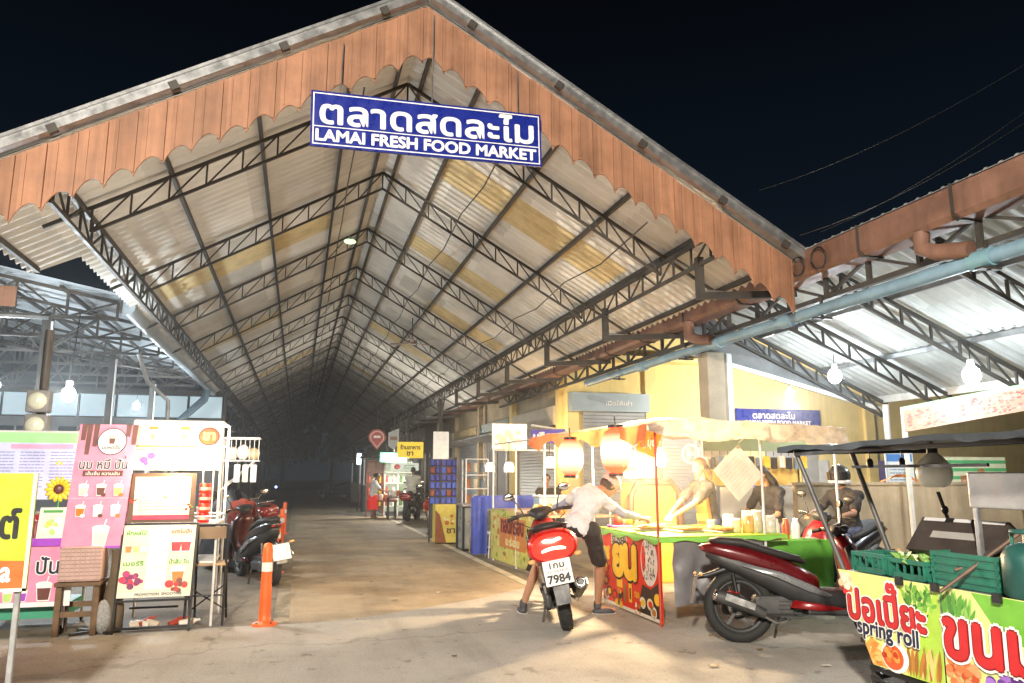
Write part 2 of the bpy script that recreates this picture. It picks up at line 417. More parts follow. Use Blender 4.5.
for sg in (1, -1):
    for d in (.5, 1.55, 2.6, 3.65, 4.5):
        b = MB(); p = V((X0+sg*d, 7.84, Z0-SL*d+.045)); b.box(p, (.09, .05, .09), STEEL, ry=sg*math.atan(SL)); bl(b, 'clip', fo)

# ---------------------------------------------------------------- the sign
NAVY = pc('#1b2a86', r=.3); 
sg_ = thing('hanging_sign', 'long dark blue market name board with white lettering hung under the gable peak', 'sign', (1.24, 7.86, 4.93))
tilt = .02
P = Panel((-.04, 7.84, 4.93), (1, 0, tilt), (-tilt, 0, 1))
P.slab(2.57, .63, .03, NAVY)
for r in ((.022, .022, 2.548, .034), (.022, .596, 2.548, .608), (.022, .034, .034, .596), (2.536, .034, 2.548, .596), (.034, .222, 2.536, .232)): P.rect(*r, W_, 1)
P.text('ตลาดสดละไม', .1, .262, 2.37, .315, W_, 2, off=.022)
P.text('LAMAI FRESH FOOD MARKET', .06, .065, 2.44, .125, W_, 2, off=.035)
P.build('board', sg_)
for x in (.25, 1.25, 2.25):
    b = MB(); b.tube([(x, 7.86, 5.55), (x+.02, 7.95, rz_(x)-.1)], .008, GALV, 5); b.build('hanger', sg_, True)

# ---------------------------------------------------------------- right: gutter, pipe, lean-to
an = thing('market_annex', 'white lean-to roof with steel trusses on the right of the main hall', 'lean-to roof', (8, 7, 0))
b = MB(); sl = .42; xr, zr = 6.28, 4.42
n = int((11.4-2.2)/.17*6)
for r in range(3):
    d0, d1 = r*1.25-(.05 if r else 0), (r+1)*1.25; vs = []
    for i in range(n+1):
        y = 2.2+9.2*i/n; z = .02*math.sin(2*pi*y/.17)+.012*(r % 2)
        for d in (d0, d1): vs.append((xr+d, y, zr-sl*d+z))
    b.add(vs, [(2*i, 2*i+1, 2*i+3, 2*i+2) for i in range(n)], mat('annex_sheet', (.62, .64, .62), .55, 0, .15, 1.5, dirt=.3, cell=(1.25, 1.0, 50)), True)
b.build('roof_slope', an, True)
for d in (.1, 1.25, 2.5, 3.7):
    b = MB(); b.bar((xr+d, 2.3, zr-sl*d-.06), (xr+d, 11.35, zr-sl*d-.06), .05, GALV, .07); b.build('purlin', an, True)
for y in (3.4, 5.0, 6.6, 8.2, 9.8, 11.2):
    b = MB(); T = lambda d: V((xr+d, y, zr-sl*d-.12)); B = lambda d: V((xr+d, y, zr-sl*d-.38))
    b.bar(T(.02), T(3.72), .05, STEEL); b.bar(B(.02), B(3.72), .045, STEEL)
    for i in range(9):
        b.bar(T(.02+i*.46), B(.02+i*.46), .03, STEEL)
        if i < 8: b.bar(T(.02+i*.46), B(.02+(i+1)*.46), .025, STEEL)
    b.build('truss', an, True)
b = MB(); x = xr-.03
zt, zb = 3.98, 3.68
b.bar((x, 2.4, zt), (x, 24, zt), .06, STEEL); b.bar((x, 2.4, zb), (x, 24, zb), .06, STEEL); y = 2.6; up = 1
while y < 23.6:
    b.bar((x, y, zt+.2), (x, y, zb), .05, STEEL); b.bar((x, y, zt if up else zb), (x, y+.75, zb if up else zt), .035, STEEL); up = 1-up; y += .75
b.build('lattice_beam', an, True)
b = MB(); b.bar((9.95, 2.3, 2.82), (9.95, 11.3, 2.82), .07, WHITEM, .12); b.build('eave_rail', an, True)
b = MB(); GI = mat('grey_infill', (.2, .2, .2), .6, 0, .2, 3, dirt=.3)
b.add([(6.3, 11.32, 3.5), (9.95, 11.32, 2.66), (9.95, 11.32, 2.72), (6.3, 11.32, 4.3)], [range(4)], GI)
b.bar((6.2, 11.25, 3.5), (9.95, 11.25, 2.64), .05, WHITEM, .07); b.build('gable_infill', an, True)
for x, y, z in ((9.75, 10.95, 2.7),):
    b = MB(); b.tube([(x, y, 0), (x, y, z)], .055, mat('white_post', (.6, .6, .58), .4, 0, .1, 5, dirt=.3), 14); b.tube([(x, y, 0), (x, y, .06)], .11, GALV, 14); b.build('post', an, True)
b = MB(); PEB = mat('bare_concrete', (.42, .36, .27), .8, 0, .2, 3, dirt=.3, bump=.1)
b.bev((6.55, 11.2, 1.75), (.32, .3, 3.5), PEB, .012); b.bev((6.84, 11.16, 1.75), (.1, .1, 3.5), WHITEM, .01); b.build('column', an, True)
# brown valley gutter with its seams, hoops and outlets
gt = thing('valley_gutter', 'brown box gutter with strap seams running along the right eave of the hall', 'gutter', (6.1, 8, 3.95))
def prof(x0, z0, w, h):
    return [(x0-w/2, z0+h/2), (x0-w/2, z0-h/2+.05), (x0-w/2+.05, z0-h/2), (x0+w/2, z0-h/2), (x0+w/2, z0+h/2)]
def gutter(mb, x0, z0, w, h, ya, yb, m):
    p = prof(x0, z0, w, h); q = [(x+.006*(1 if i > 1 else 1), z+.006) for i, (x, z) in enumerate(p)]
    vs = [(x, ya, z) for x, z in p]+[(x, yb, z) for x, z in p]; k = len(p)
    mb.add(vs, [(i, i+1, k+i+1, k+i) for i in range(k-1)], m)
b = MB(); gutter(b, 6.12, 4.1, .3, .34, 2.6, 60, GUT); b.bar((5.98, 2.6, 4.27), (5.98, 60, 4.27), .02, GALV); b.build('trough', gt, True)
for y in (4.3, 5.6, 6.9, 9.4, 11, 12.7, 14.3, 16, 17.6, 19.2):
    b = MB()
    for xa, za, xb, zb2 in ((5.963, 4.28, 5.963, 3.97), (5.963, 3.96, 6.02, 3.92), (6.02, 3.92, 6.28, 3.92)): b.bar((xa, y, za), (xb, y, zb2), .05, STEEL, .012)
    b.build('strap', gt, True)
for y, rr in ((7.55, .13), (7.95, .12), (8.2, .1)):
    b = MB(); b.torus((5.93, y, 4.08), rr, .012, BLACK, (1, 0, .1), 24, 6); b.build('cable_loop', gt, True)
b = MB(); b.tube([(6.05, 6.1, 3.95), (6.05, 6.1, 3.78), (6.08, 5.95, 3.7), (6.15, 5.62, 3.64)], .085, GUT, 14); b.build('outlet_elbow', gt, True)
b = MB(); b.tube([(6.0, 10.9, 3.95), (6.0, 10.9, 3.7), (6.05, 10.7, 3.62), (6.12, 10.4, 3.58)], .085, GUT, 14); b.build('outlet_elbow', gt, True)
pp = thing('drain_pipe', 'long blue plastic drain pipe slung under the right gutter', 'pipe', (6.2, 8, 3.55))
b = MB(); b.tube([(6.2, 16, 3.54), (6.2, 5.62, 3.53), (6.2, 2.6, 3.52)], .075, BLUEP, 18); b.build('pipe', pp, True)
for y in (5.55, 8.6, 10.4, 13.1):
    b = MB(); b.tube([(6.2, y-.12, 3.53), (6.2, y+.12, 3.53)], .092, BLUEP if y > 6 else mat('teal_pipe', (.2, .38, .45), .4, 0, .1), 18); b.build('coupling', pp, True)
for y in (5.5, 7.9, 11.4, 14.2):
    b = MB(); b.bar((6.2, y, 3.40), (6.2, y, 3.70), .03, STEEL); b.bar((6.08, y, 3.42), (6.32, y, 3.42), .08, STEEL, .02); b.build('support', pp, True)

# ---------------------------------------------------------------- left bay
lb = thing('side_bay', 'side market bay with pale sheets and flat black trusses left of the hall', 'roof bay', (-6, 15, 0))
b = MB(); n = int(15/.2*6)
for r in range(4):
    d0, d1 = r*2.0-(.05 if r else 0), (r+1)*2.0; vs = []
    for i in range(n+1):
        y = 14.3+15*i/n; z = .02*math.sin(2*pi*y/.2)+.012*(r % 2)
        for d in (d0, d1): vs.append((-3.15-d, y, 4.62+.2*d+z))
    b.add(vs, [(2*i, 2*i+1, 2*i+3, 2*i+2) for i in range(n)], mat('bay_sheet', (.55, .6, .64), .55, 0, .15, 1.5, dirt=.3, cell=(2, 1.0, 50)), True)
b.build('roof_slope', lb, True)
for k, y in enumerate((14.5, 16.6, 18.7, 20.8, 22.9, 25, 27.1)):
    b = MB(); T = lambda d: V((-3.2-d, y, 4.5+.2*d)); B = lambda d: V((-3.2-d, y, 4.2))
    b.bar(T(0), T(8), .06, STEEL); b.bar(B(0), B(8), .06, STEEL)
    for i in range(11):
        b.bar(T(i*.8), B(i*.8), .04, STEEL)
        if i < 10: b.bar(T((i+1)*.8) if i % 2 else T(i*.8), B(i*.8) if i % 2 else B((i+1)*.8), .035, STEEL)
    b.build('truss', lb, True)
for d in (.9, 2.2, 3.5, 4.8, 6.1):
    b = MB(); b.bar((-3.2-d, 14.4, 4.53+.2*d), (-3.2-d, 29, 4.53+.2*d), .05, STEEL, .07); b.build('purlin', lb, True)
b = MB(); b.bar((-3.5, 14.45, 4.16), (-9, 26, 4.16), .05, STEEL); b.bar((-3.2, 22, 4.16), (-8, 14.5, 4.16), .05, STEEL); b.build('wind_brace', lb, True)
b = MB(); b.box((-6.75, 14.2, 4.45), (4.1, .03, .34), FASC); b.build('fascia', lb, True)
b = MB(); b.bar((-11, 14.25, 4.12), (-4.2, 14.25, 4.12), .05, GALV); b.build('front_rail', lb, True)
b = MB(); b.lathe([(.14, 0), (.14, 14.5)], (-3.08, 14.6, 4.45), mat('white_pipe', (.5, .56, .6), .4, 0, .15, 3, dirt=.3), 16, (0, 1, 0)); b.build('gutter_pipe', lb, True)
for x, y in ((-4.28, 14.5), (-4.2, 19), (-4.2, 24)):
    b = MB(); b.bev((x, y, 2.1), (.13, .13, 4.2), STEEL, .01); b.tube([(x+.09, y-.05, 0), (x+.09, y-.05, 4.1)], .022, WHITEM, 8); b.build('post', lb, True)
b = MB(); b.tube([(-3.1, 27.5, 4.35), (-3.15, 27.3, 4.0), (-3.9, 27.1, 3.2), (-4.0, 27.1, 0)], .13, BLUEP, 14); b.build('downpipe', lb, True)
b = MB(); b.tube([(-3.6, 18.6, 4.2), (-3.4, 18.8, 3.6), (-3.0, 19.2, 3.2), (-2.9, 19.2, 0)], .05, GALV, 10); b.build('stay', lb, True)
bw = thing('back_building', 'low grey building with a band of pale windows closing the left side bay', 'building', (-7, 29.3, 0))
b = MB(); b.box((-7.5, 29.6, 1.75), (9.6, .3, 3.5), mat('grey_wall', (.3, .32, .34), .8, 0, .2, 1.5, dirt=.4)); b.box((-7.5, 29.4, 4.4), (9.6, .2, .2), STEEL); b.build('wall', bw, True)
for i in range(8):
    x = -11.6+i*1.18; b = MB(); b.box((x, 29.5, 3.9), (1.1, .04, .78), mat('lit_pane', (.55, .68, .74), .3, 0, .1, 4, em=.55, emc=(.6, .8, .9))); 
    w_ = b.build('window_pane', bw, True); b = MB()
    b.bar((x-.56, 29.45, 3.5), (x-.56, 29.45, 4.3), .05, STEEL); b.bar((x-.56, 29.45, 3.5), (x+.56, 29.45, 3.5), .05, STEEL); b.build('frame', w_, True)
for i in range(5):
    b = MB(); x = -11.2+i*1.9; b.box((x, 29.42, 2.75), (1.2, .05, .8), mat('dark_glass', (.04, .06, .09), .15, 0, .2)); b.bar((x, 29.38, 2.35), (x, 29.38, 3.15), .05, ALU); b.build('window', bw, True)

# ---------------------------------------------------------------- right building and shop row
yb = thing('shop_building', 'yellow plastered shop building behind the stalls with grey roller shutters', 'building', (10, 18.2, 0))
b = MB()
b.box((18.2, 18.3, 2.9), (23.4, .3, 5.8), YWALL)
for x in (6.6, 8.75, 10.9, 15.5): b.box((x, 18.1, 2.2), (.3, .12, 4.4), YWALL)
b.box((9, 17.95, 4.45), (5.2, .5, .12), YWALL)
b.build('wall', yb, True)
SHUT = mat('shutter', (.36, .37, .38), .5, .4, .15, 3, dirt=.2)
def shutter(x0, x1, y, z1, ax='x', par=None):
    b = MB(); z = .02
    while z < z1:
        c = ((x0+x1)/2, y, z+.045) if ax == 'x' else (y, (x0+x1)/2, z+.045)
        b.box(c, ((x1-x0), .03, .078) if ax == 'x' else (.03, (x1-x0), .078), SHUT, rx=.25 if ax == 'x' else 0, ry=0 if ax == 'x' else .25); z += .09
    s = b.build('roller_shutter', par, True)
    return s
s = shutter(6.85, 8.55, 18.02, 3.05, 'x', yb); b = MB(); b.box((7.5, 17.85, 3.3), (2.1, .3, .46), mat('shutter_box', (.3, .36, .38), .5, .2, .1)); 
P = Panel((6.9, 17.69, 3.14), (1, 0, 0), (0, 0, 1)); P.b = b; P.text('เปิดให้เช่า', .45, .08, .7, .12, W_, 1, off=.02); P.build('header', s)
shutter(9.0, 10.7, 18.02, 2.6, 'x', yb)
b = MB(); b.box((12.9, 18.08, 1.2), (1.6, .06, 2.2), mat('door_grey', (.3, .3, .3), .5)); b.build('door', yb, True)
for i in range(3): b = MB(); b.box((11.3+i*2.3, 18.1, 1.5), (.9, .06, .8), mat('purple_poster%d' % (i % 2), ((.18, .14, .4), (.5, .5, .5))[i % 2], .4)); b.build('poster', yb, True)
P = Panel((11.2, 17.98, 2.8), (1, 0, 0), (0, 0, 1)); s = thing('market_sign', 'small dark blue market name sign fixed on the yellow wall', 'sign', (12.5, 18, 2.8)); P.slab(2.6, .46, .05, NAVY)
P.text('ตลาดสดละไม', .5, .2, 1.3, .19, W_, 1, off=.02); P.text('LAMAI FRESH FOOD MARKET', .3, .05, 2.0, .1, W_, 1, off=.03); P.build('board', s)
rw = thing('shop_row', 'long row of beige shop units with shutters under the right eave of the hall', 'building', (6.6, 40, 0))
b = MB(); b.box((6.75, 48.6, 2.05), (.3, 60.6, 4.1), BEIGE); b.build('wall', rw, True)
for k in range(9):
    y = 18.8+k*4.6
    if k in (0, 2, 5): shutter(y+.5, y+3.9, 6.57, 2.7, 'y', rw)
    else:
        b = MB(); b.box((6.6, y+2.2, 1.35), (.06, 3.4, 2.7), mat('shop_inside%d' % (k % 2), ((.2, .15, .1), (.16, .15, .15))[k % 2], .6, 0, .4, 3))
        for j in range(3): b.box((6.52, y+.7+j*1.5, 1.35), (.07, .08, 2.7), ALU)
        b.build('shopfront', rw, True)
    b = MB(); b.box((6.5, y+2.2, 3.05), (.2, 4, .5), mat('fascia%d' % (k % 3), ((.5, .45, .35), (.34, .38, .36), (.42, .33, .18))[k % 3], .6, 0, .2, 2)); b.box((6.2, y+2.2, 2.72), (.9, 4.2, .05), GALV, ry=.12); b.build('awning', rw, True)
    b = MB(); b.box((6.55, y, 2), (.22, .3, 4), YWALL if k < 2 else BEIGE); b.build('pilaster', rw, True)
# beige partition walls on the right
b = MB(); b.box((8.6, 9.3, .68), (3.9, .1, 1.36), BEIGE); b.box((8.6, 9.3, 1.38), (4.0, .16, .04), BEIGE); tag(b.build('partition_wall'), 'low beige partition wall behind the spring roll cart', 'wall')
b = MB(); b.box((6.5, 9.9, .68), (1.5, .05, 1.3), mat('white_board', (.62, .6, .55), .5, 0, .1)); b.bar((5.78, 9.88, 0), (5.78, 9.88, 1.35), .05, ALU); b.bar((7.22, 9.88, 0), (7.22, 9.88, 1.35), .05, ALU)
tag(b.build('partition_screen'), 'white partition screen behind the black haired woman', 'screen')
# overhead cables
for i, (a, c, sag) in enumerate((((9.6, 14, 7.74), (11.33, 8, 8.27), .25), ((10.56, 14, 6.78), (11.17, 8, 7.33), .25), ((11.88, 15, 7.28), (12.62, 9, 8.35), .25))):
    a, c = V(a), V(c); b = MB(); b.tube([a.lerp(c, t/16)-V((0, 0, sag*4*(t/16)*(1-t/16))) for t in range(17)], .010, mat('cable', (.012, .015, .02), .5), 5)
    tag(b.build('overhead_cable'), 'thin black power cable crossing the night sky at upper right', 'cable', 'power cables in the night sky')

# small fittings up in the hall
p = V((.84, 16.0, 6.42)); s = thing('ceiling_lamp', 'small greenish lamp clipped to a truss high in the hall', 'lamp', p); b = MB(); b.ell((0, 0, 0), (.13, .07, .06), mat('green_lamp', (.6, .8, .5), .4, em=1.2, emc=(.7, 1, .6))); b.build('bulb', s); b = MB(); b.lathe([(.05, .04), (.03, .12)], (0, 0, 0), GALV, 10); b.build('socket', s)
s = thing('ceiling_fan', 'brown ceiling fan hanging from the trusses deep in the hall', 'fan', (2.9, 20.9, 5.1)); b = MB(); b.lathe([(.1, 0), (.12, .08), (.05, .14)], (0, 0, 0), BRNF if 'BRNF' in globals() else GUT, 14); b.tube([(0, 0, .1), (0, 0, .75)], .015, STEEL, 6); b.build('motor', s)
for i in range(3): b = MB(); a = i*2.09+.4; b.box((.38*math.cos(a), .38*math.sin(a), .03), (.6, .12, .012), GUT, rz=a, rx=.15); b.build('blade', s)
for i, (x, sag) in enumerate(((.55, .1), (2.4, .14), (4.2, .12))):
    b = MB(); pts = []
    for k in range(24): pts += [(x, 8.6+3.2*k*.5, rz_(x)-.42-(sag if k % 2 else 0))]
    b.tube(pts, .011, BLACK, 5); tag(b.build('hall_wire'), ['slack black wire looped along the left of the hall ridge', 'slack black wire looped under the right roof slope', 'slack black wire looped beside the right lattice beam'][i], 'wire')
# ---------------------------------------------------------------- left stalls
PINK = pc('#f08fb0'); PINKD = pc('#e0709c'); BRN = pc('#6b3f38'); LIL = pc('#b9bff0'); CREAM = pc('#efe3bd'); RED = pc('#d4242a'); ORG = pc('#ee7a1e')
GRN = pc('#3f9a3c'); LGRN = pc('#b9dc7c'); YEL = pc('#f2d13a'); PUR = pc('#a247c8'); NVY = pc('#1e2340'); LG = pc('#c9c6bd')
def stick(mb, p, q, r, m=WHITEM): mb.tube([p, q], r, m, 8)
def fruit(P, x, y, r, cols, n, k=2, seed=0):
    q = random.Random(seed)
    for i in range(n):
        a = q.random()*6.28; d = r*math.sqrt(q.random()); s = r*q.uniform(.22, .4)
        P.ell(x+d*math.cos(a), y+d*.75*math.sin(a), s, s*.9, q.choice(cols), k+i*.25, 10)
def bear_free_logo(P, x, y, r, k=3):       # round badge with a plain milk cup
    P.ell(x, y, r, r, NVY, k, 28); P.ell(x, y, r*.93, r*.93, W_, k+1, 28)
    P.cup(x, y-r*.2, r*.7, LG, BRN, k+2); P.text('นมหมีปั่น', x-r*.6, y-r*.55, r*1.2, r*.28, NVY, k+2, off=.02)
# roadside board, near left
t = thing('shop_sign', 'yellow green roadside board with an orange footer on a thin grey post', 'sign', (-1.48, 5.05, 0))
P = Panel((-2.15, 5.0, .86), (1, 0, 0), (0, 0, 1)); YG = pc('#9fb42c'); P.slab(.71, .65, .02, YG)
P.rect(.0, .0, .71, .016, W_, 1); P.poly([(.0, .016), (.69, .016), (.69, .165), (.0, .185)], pc('#b8602c'), 1)
P.text('ต์', .55, .29, .095, .16, K_, 2, off=.03); P.text('ea', .525, .055, .1, .075, W_, 2, off=.03)
P.rect(.69, .0, .71, .65, pc('#e8e6b0'), 1); P.build('board', t)
b = MB(); b.bev((-1.49, 5.045, .75), (.03, .03, 1.5), GALV, .004); b.build('post', t, True)

# milk smoothie stall
t = thing('smoothie_stall', 'pink milk smoothie cart with a printed apron, purple counter edge and lilac menu board', 'food stall', (-2.5, 8.9, 0))
P = Panel((-2.98, 8.45, .27), (1, 0, 0), (0, 0, 1)); P.slab(.93, .58, .012, PINK)
P.poly([(0, 0), (.93, 0), (.93, .04), (0, .05)], W_, 1); P.rect(.83, .04, .93, .58, W_, 1)
P.text('ปัน', .62, .30, .19, .16, W_, 2, off=.06); P.text('ปัน', .62, .30, .19, .16, NVY, 3, off=.015)
for x in (.42, .48): P.poly([(x, .58), (x+.05, .58), (x+.04, .40), (x+.015, .38)], BRN, 1)
P.cup(.7, .05, .2, W_, BRN, 2); P.cup(.52, .05, .13, W_, PUR, 2); P.cup(.4, .05, .13, W_, LGRN, 2); P.cup(.2, .06, .25, W_, ORG, 2)
P.build('printed_apron', t)
b = MB(); b.box((-2.5, 8.9, .86), (1.0, .85, .03), WHITEM); b.box((-2.51, 8.44, .865), (.99, .03, .07), PUR); b.build('counter', t, True)
b = MB(); b.box((-2.55, 8.95, .2), (.85, .7, .12), mat('green_tub', (.05, .3, .18), .5)); b.build('storage_tub', t, True)
for x in (-2.12, -2.9):
    for y in (8.52, 9.25):
        b = MB(); stick(b, (x, y, .06), (x, y, .84), .016); b.torus((x, y, .045), .03, .013, RUBBER, (1, 0, 0), 14, 6); b.build('leg', t, True)
b = MB()
for x in (-2.93, -2.18): stick(b, (x, 8.75, .86), (x, 8.75, 1.95), .014)
stick(b, (-2.93, 8.75, 1.93), (-2.18, 8.75, 1.93), .014); b.build('uprights', t, True)
P = Panel((-3.05, 8.7, 1.26), (1, 0, 0), (0, 0, 1)); P.slab(.9, .64, .015, pc('#c9cff5')); P.rect(0, .56, .9, .66, pc('#9fe09a'), 1)
P.rect(.28, .50, .84, .545, pc('#e9a6cf'), 1)
for j in range(3): P.lines(.1+j*.27, .46, .22, 12, .031, pc('#8f96cf'), 1, .010, j)
fruit(P, .06, .44, .09, [LGRN, GRN, YEL], 6, 2, 3); fruit(P, .1, .1, .09, [RED, W_, PINKD], 7, 2, 4); fruit(P, .73, .37, .04, [YEL, W_], 4, 2, 5)
P.build('menu_board', t)
# tall pink banner
t = thing('roll_up_banner', 'tall pink menu banner with a round white badge and rows of milk cups', 'banner', (-1.85, 8.55, 0))
P = Panel((-2.17, 8.42, .8), (1, 0, 0), (.06, 0, 1)); P.slab(.53, 1.2, .008, PINK)
for i, (x, l) in enumerate(((.02, .16), (.07, .3), (.13, .22), (.42, .12), (.48, .2))): P.poly([(x, 1.2), (x+.05, 1.2), (x+.045, 1.2-l), (x+.005, 1.2-l)], BRN, 1)
bear_free_logo(P, .31, 1.03, .135)
P.text('นม หมี ปัน', .05, .76, .43, .1, W_, 2, off=.05); P.text('นม หมี ปัน', .05, .76, .43, .1, NVY, 3, off=.012); P.rect(.447, .862, .457, .89, NVY, 3)
P.rect(.09, .69, .45, .745, BRN, 2); P.text('เข้มข้น หวานมัน', .12, .7, .3, .036, W_, 3, off=.015)
for j, y in enumerate((.5, .3)):
    for i in range(3): P.cup(.12+i*.155, y, .13, W_, [LG, BRN, LGRN, ORG, W_, LIL][j*3+i], 2); P.ell(.15+i*.155, y+.01, .022, .018, [W_, BRN, ORG][i], 6, 10)
P.rect(0, .475, .53, .48, pc('#f7c4d8'), 1); P.cup(.33, .02, .22, W_, pc('#e9d7d0'), 2); P.rect(0, 0, .53, .02, PUR, 2)
P.build('print', t)
b = MB(); stick(b, (-1.83, 8.47, 0), (-1.83, 8.47, 2.0), .012); b.bar((-2.1, 8.47, .8), (-1.62, 8.47, .8), .02, ALU); b.bar((-2.05, 8.47, 1.99), (-1.55, 8.47, 1.99), .02, ALU); b.bar((-2.0, 8.35, .015), (-1.66, 8.62, .015), .03, STEEL); b.bar((-1.66, 8.35, .018), (-2.0, 8.62, .018), .03, STEEL); b.build('stand', t, True)
# little things on the smoothie counter
b = MB(); b.tube([(-2.28, 8.62, .875), (-2.28, 8.62, 1.3)], .008, GRN, 6)
c = V((-2.28, 8.6, 1.36))
for i in range(14):
    a = 2*pi*i/14; d = V((math.cos(a), 0, math.sin(a))); b.ell(c+d*.085, (.045, .008, .02), YEL, Euler((0, -a, 0)).to_matrix(), 8, 5)
b.ell(c+V((0, -.01, 0)), (.045, .018, .045), BRN); b.ell(c+V((.02, .02, -.3)), (.09, .02, .04), GRN)
tag(b.build('sunflower'), 'artificial sunflower standing at the corner of the smoothie counter', 'flower')
t = thing('table_menu', 'small green and white menu card on the smoothie counter', 'menu card', (-2.25, 8.5, .88))
P = Panel((-2.4, 8.46, .88), (1, 0, 0), (.03, .1, 1)); P.slab(.26, .31, .008, pc('#e4f0d2')); P.rect(.03, .26, .2, .285, GRN, 1); P.lines(.04, .23, .09, 4, .02, LG, 1, .007, 7)
fruit(P, .13, .12, .09, [LGRN, GRN, YEL, W_], 9, 2, 9); P.build('card', t)
q = random.Random(4)
for i in range(7):
    x = -2.92+i*.085; b = MB(); h = q.uniform(.16, .26)
    b.lathe([(.03, 0), (.033, h*.7), (.012, h*.85), (.012, h)], (x, 8.7+q.uniform(-.08, .08), .876), q.choice([pc('#b05a3c'), pc('#d8b070'), pc('#7a3048'), W_]), 12)
    b2 = b.build('syrup_bottle'); tag(b2, 'syrup bottle lined up on the smoothie counter', 'bottle', 'syrup bottles on the smoothie counter')

# wooden stool with a woven box
t = thing('wooden_stool', 'rough brown wooden stool standing under the pink banner', 'stool', (-1.98, 8.5, 0))
b = MB(); b.bev((-1.97, 8.5, .475), (.4, .34, .04), WOOD, .008); b.build('seat', t, True)
for x in (-2.13, -1.81):
    for y in (8.38, 8.62):
        b = MB(); b.bev((x, y, .225), (.055, .055, .45), WOOD, .006); b.build('leg', t, True)
for y, z in ((8.38, .2), (8.62, .26)): b = MB(); b.bar((-2.13, y, z), (-1.81, y, z), .03, WOOD, .05); b.build('stretcher', t, True)
b = MB(); WOV = mat('woven_pink', (.55, .38, .33), .6, 0, .15, 14, bump=.3, bs=90); b.bev((-1.96, 8.48, .66), (.37, .3, .32), WOV, .015)
for i in range(9): b.box((-1.96, 8.327, .52+i*.036), (.365, .008, .008), pc('#a08078'))
for i in range(9): b.box((-2.13+i*.042, 8.326, .66), (.008, .008, .3), pc('#b59a92'))
tag(b.build('woven_box'), 'pinkish woven box sitting on the rough wooden stool', 'box')
b = MB(); BAG = mat('brown_cloth', (.13, .095, .06), .9, 0, .3, 6, bump=.5, bs=14)
b.lathe([(.085, 0), (.1, .06), (.105, .22), (.08, .38), (.05, .55), (.045, .72), (.055, .78)], (-1.68, 8.5, 0), BAG, 14); b.ell((-1.74, 8.4, .16), (.075, .05, .16), mat('grey_net', (.3, .3, .29), .8, 0, .4, 40))
tag(b.build('bundled_parasol'), 'folded parasol wrapped in brown cloth with a grey net bag beside the stool', 'parasol')
# A-board with juices
t = thing('sandwich_board', 'cream juice menu board on a black folding frame standing on the pavement', 'menu board', (-1.27, 8.45, 0))
P = Panel((-1.63, 8.36, .33), (1, 0, 0), (.01, .10, 1)); P.slab(.66, .68, .012, CREAM); P.rect(0, 0, .66, .055, pc('#d9d6c4'), 1); P.rect(.24, .07, .42, .64, pc('#dfe6e4'), 1)
P.text('PROMOTION  SMOOTHIE', .16, .018, .42, .022, K_, 2, off=.02)
for x, y, a, m in ((.03, .59, 'ผักผลไม้', GRN), (.03, .3, 'เบอร์รี', GRN), (.44, .6, 'แตงโมปั่น', RED), (.44, .31, 'น้ำส้มปั่น', GRN)): P.text(a, x, y, .18, .045, m, 2, off=.03)
for x in (.06, .13, .2): P.cup(x, .42, .1, LG, [ORG, LGRN, W_][int(x*14) % 3], 2)
for x in (.49, .58): P.cup(x, .42, .16, W_, RED, 2)
P.cup(.53, .12, .19, W_, ORG, 2); P.ell(.46, .12, .04, .035, RED, 6); P.ell(.6, .11, .03, .03, RED, 6); fruit(P, .12, .17, .09, [pc('#b0206c'), pc('#d02050'), pc('#7a1a5a')], 16, 2, 2); fruit(P, .53, .11, .08, [RED, pc('#7c3a20')], 6, 7, 6)
P.lines(.26, .6, .13, 5, .11, pc('#cfd6d2'), 2, .02, 5); P.build('poster', t)
b = MB()
for x in (-1.64, -.96): b.bar((x, 8.34, 0), (x+.01, 8.44, 1.02), .022, BLACK); b.bar((x, 8.78, 0), (x+.01, 8.46, 1.0), .022, BLACK)
b.bar((-1.64, 8.35, .05), (-.96, 8.35, .05), .025, BLACK); b.bar((-1.64, 8.365, .30), (-.96, 8.365, .30), .02, BLACK); b.bar((-1.63, 8.44, 1.02), (-.95, 8.44, 1.02), .02, BLACK)
b.bar((-1.55, 8.6, .2), (-1.1, 8.6, .2), .02, BLACK); b.build('frame', t, True)
for i in range(6):
    b = MB(); x = -1.52+i*.09; b.lathe([(.03, 0), (.034, .02), (.034, .13), (.014, .17), (.014, .2)], (x, 8.5, .045), [pc('#c9b8a4'), pc('#a04030'), pc('#d9d4c8')][i % 3], 12, (math.cos(i*1.3)*.9, .3, .12)); 
    tag(b.build('empty_bottle'), 'empty drink bottle lying behind the juice menu board', 'bottle', 'bottles lying under the juice board')
# fruit shake stand with lit header
t = thing('shake_stand', 'brightly lit white fruit shake stand with picture header and round red emblem', 'food stall', (-1.2, 8.9, 0))
b = MB()
for x in (-1.63, -.78):
    for y in (8.55, 9.3): stick(b, (x, y, 0), (x, y, 2.05), .014)
for z in (1.08, 1.82, 2.05):
    stick(b, (-1.63, 8.55, z), (-.78, 8.55, z), .01); stick(b, (-1.63, 9.3, z), (-.78, 9.3, z), .01); stick(b, (-.78, 8.55, z), (-.78, 9.3, z), .01); stick(b, (-1.63, 8.55, z), (-1.63, 9.3, z), .01)
for x in (-.95, -.85): stick(b, (x, 8.6, 1.05), (x, 8.6, 2.0), .008)
b.build('frame', t, True)
P = Panel((-1.62, 8.53, 1.76), (1, 0, 0), (0, 0, 1)); P.slab(.84, .29, .01, pc('#f6ecd0'))
for i in range(2):
    x = .1+i*.3; P.rect(x, .08, x+.16, .24, pc('#fff6dd'), 1); P.rect(x+.03, .2, x+.12, .23, ORG, 2); P.rect(x+.05, .1, x+.09, .15, pc('#caa468'), 2)
P.rect(.02, .02, .6, .04, pc('#b9854a'), 1)
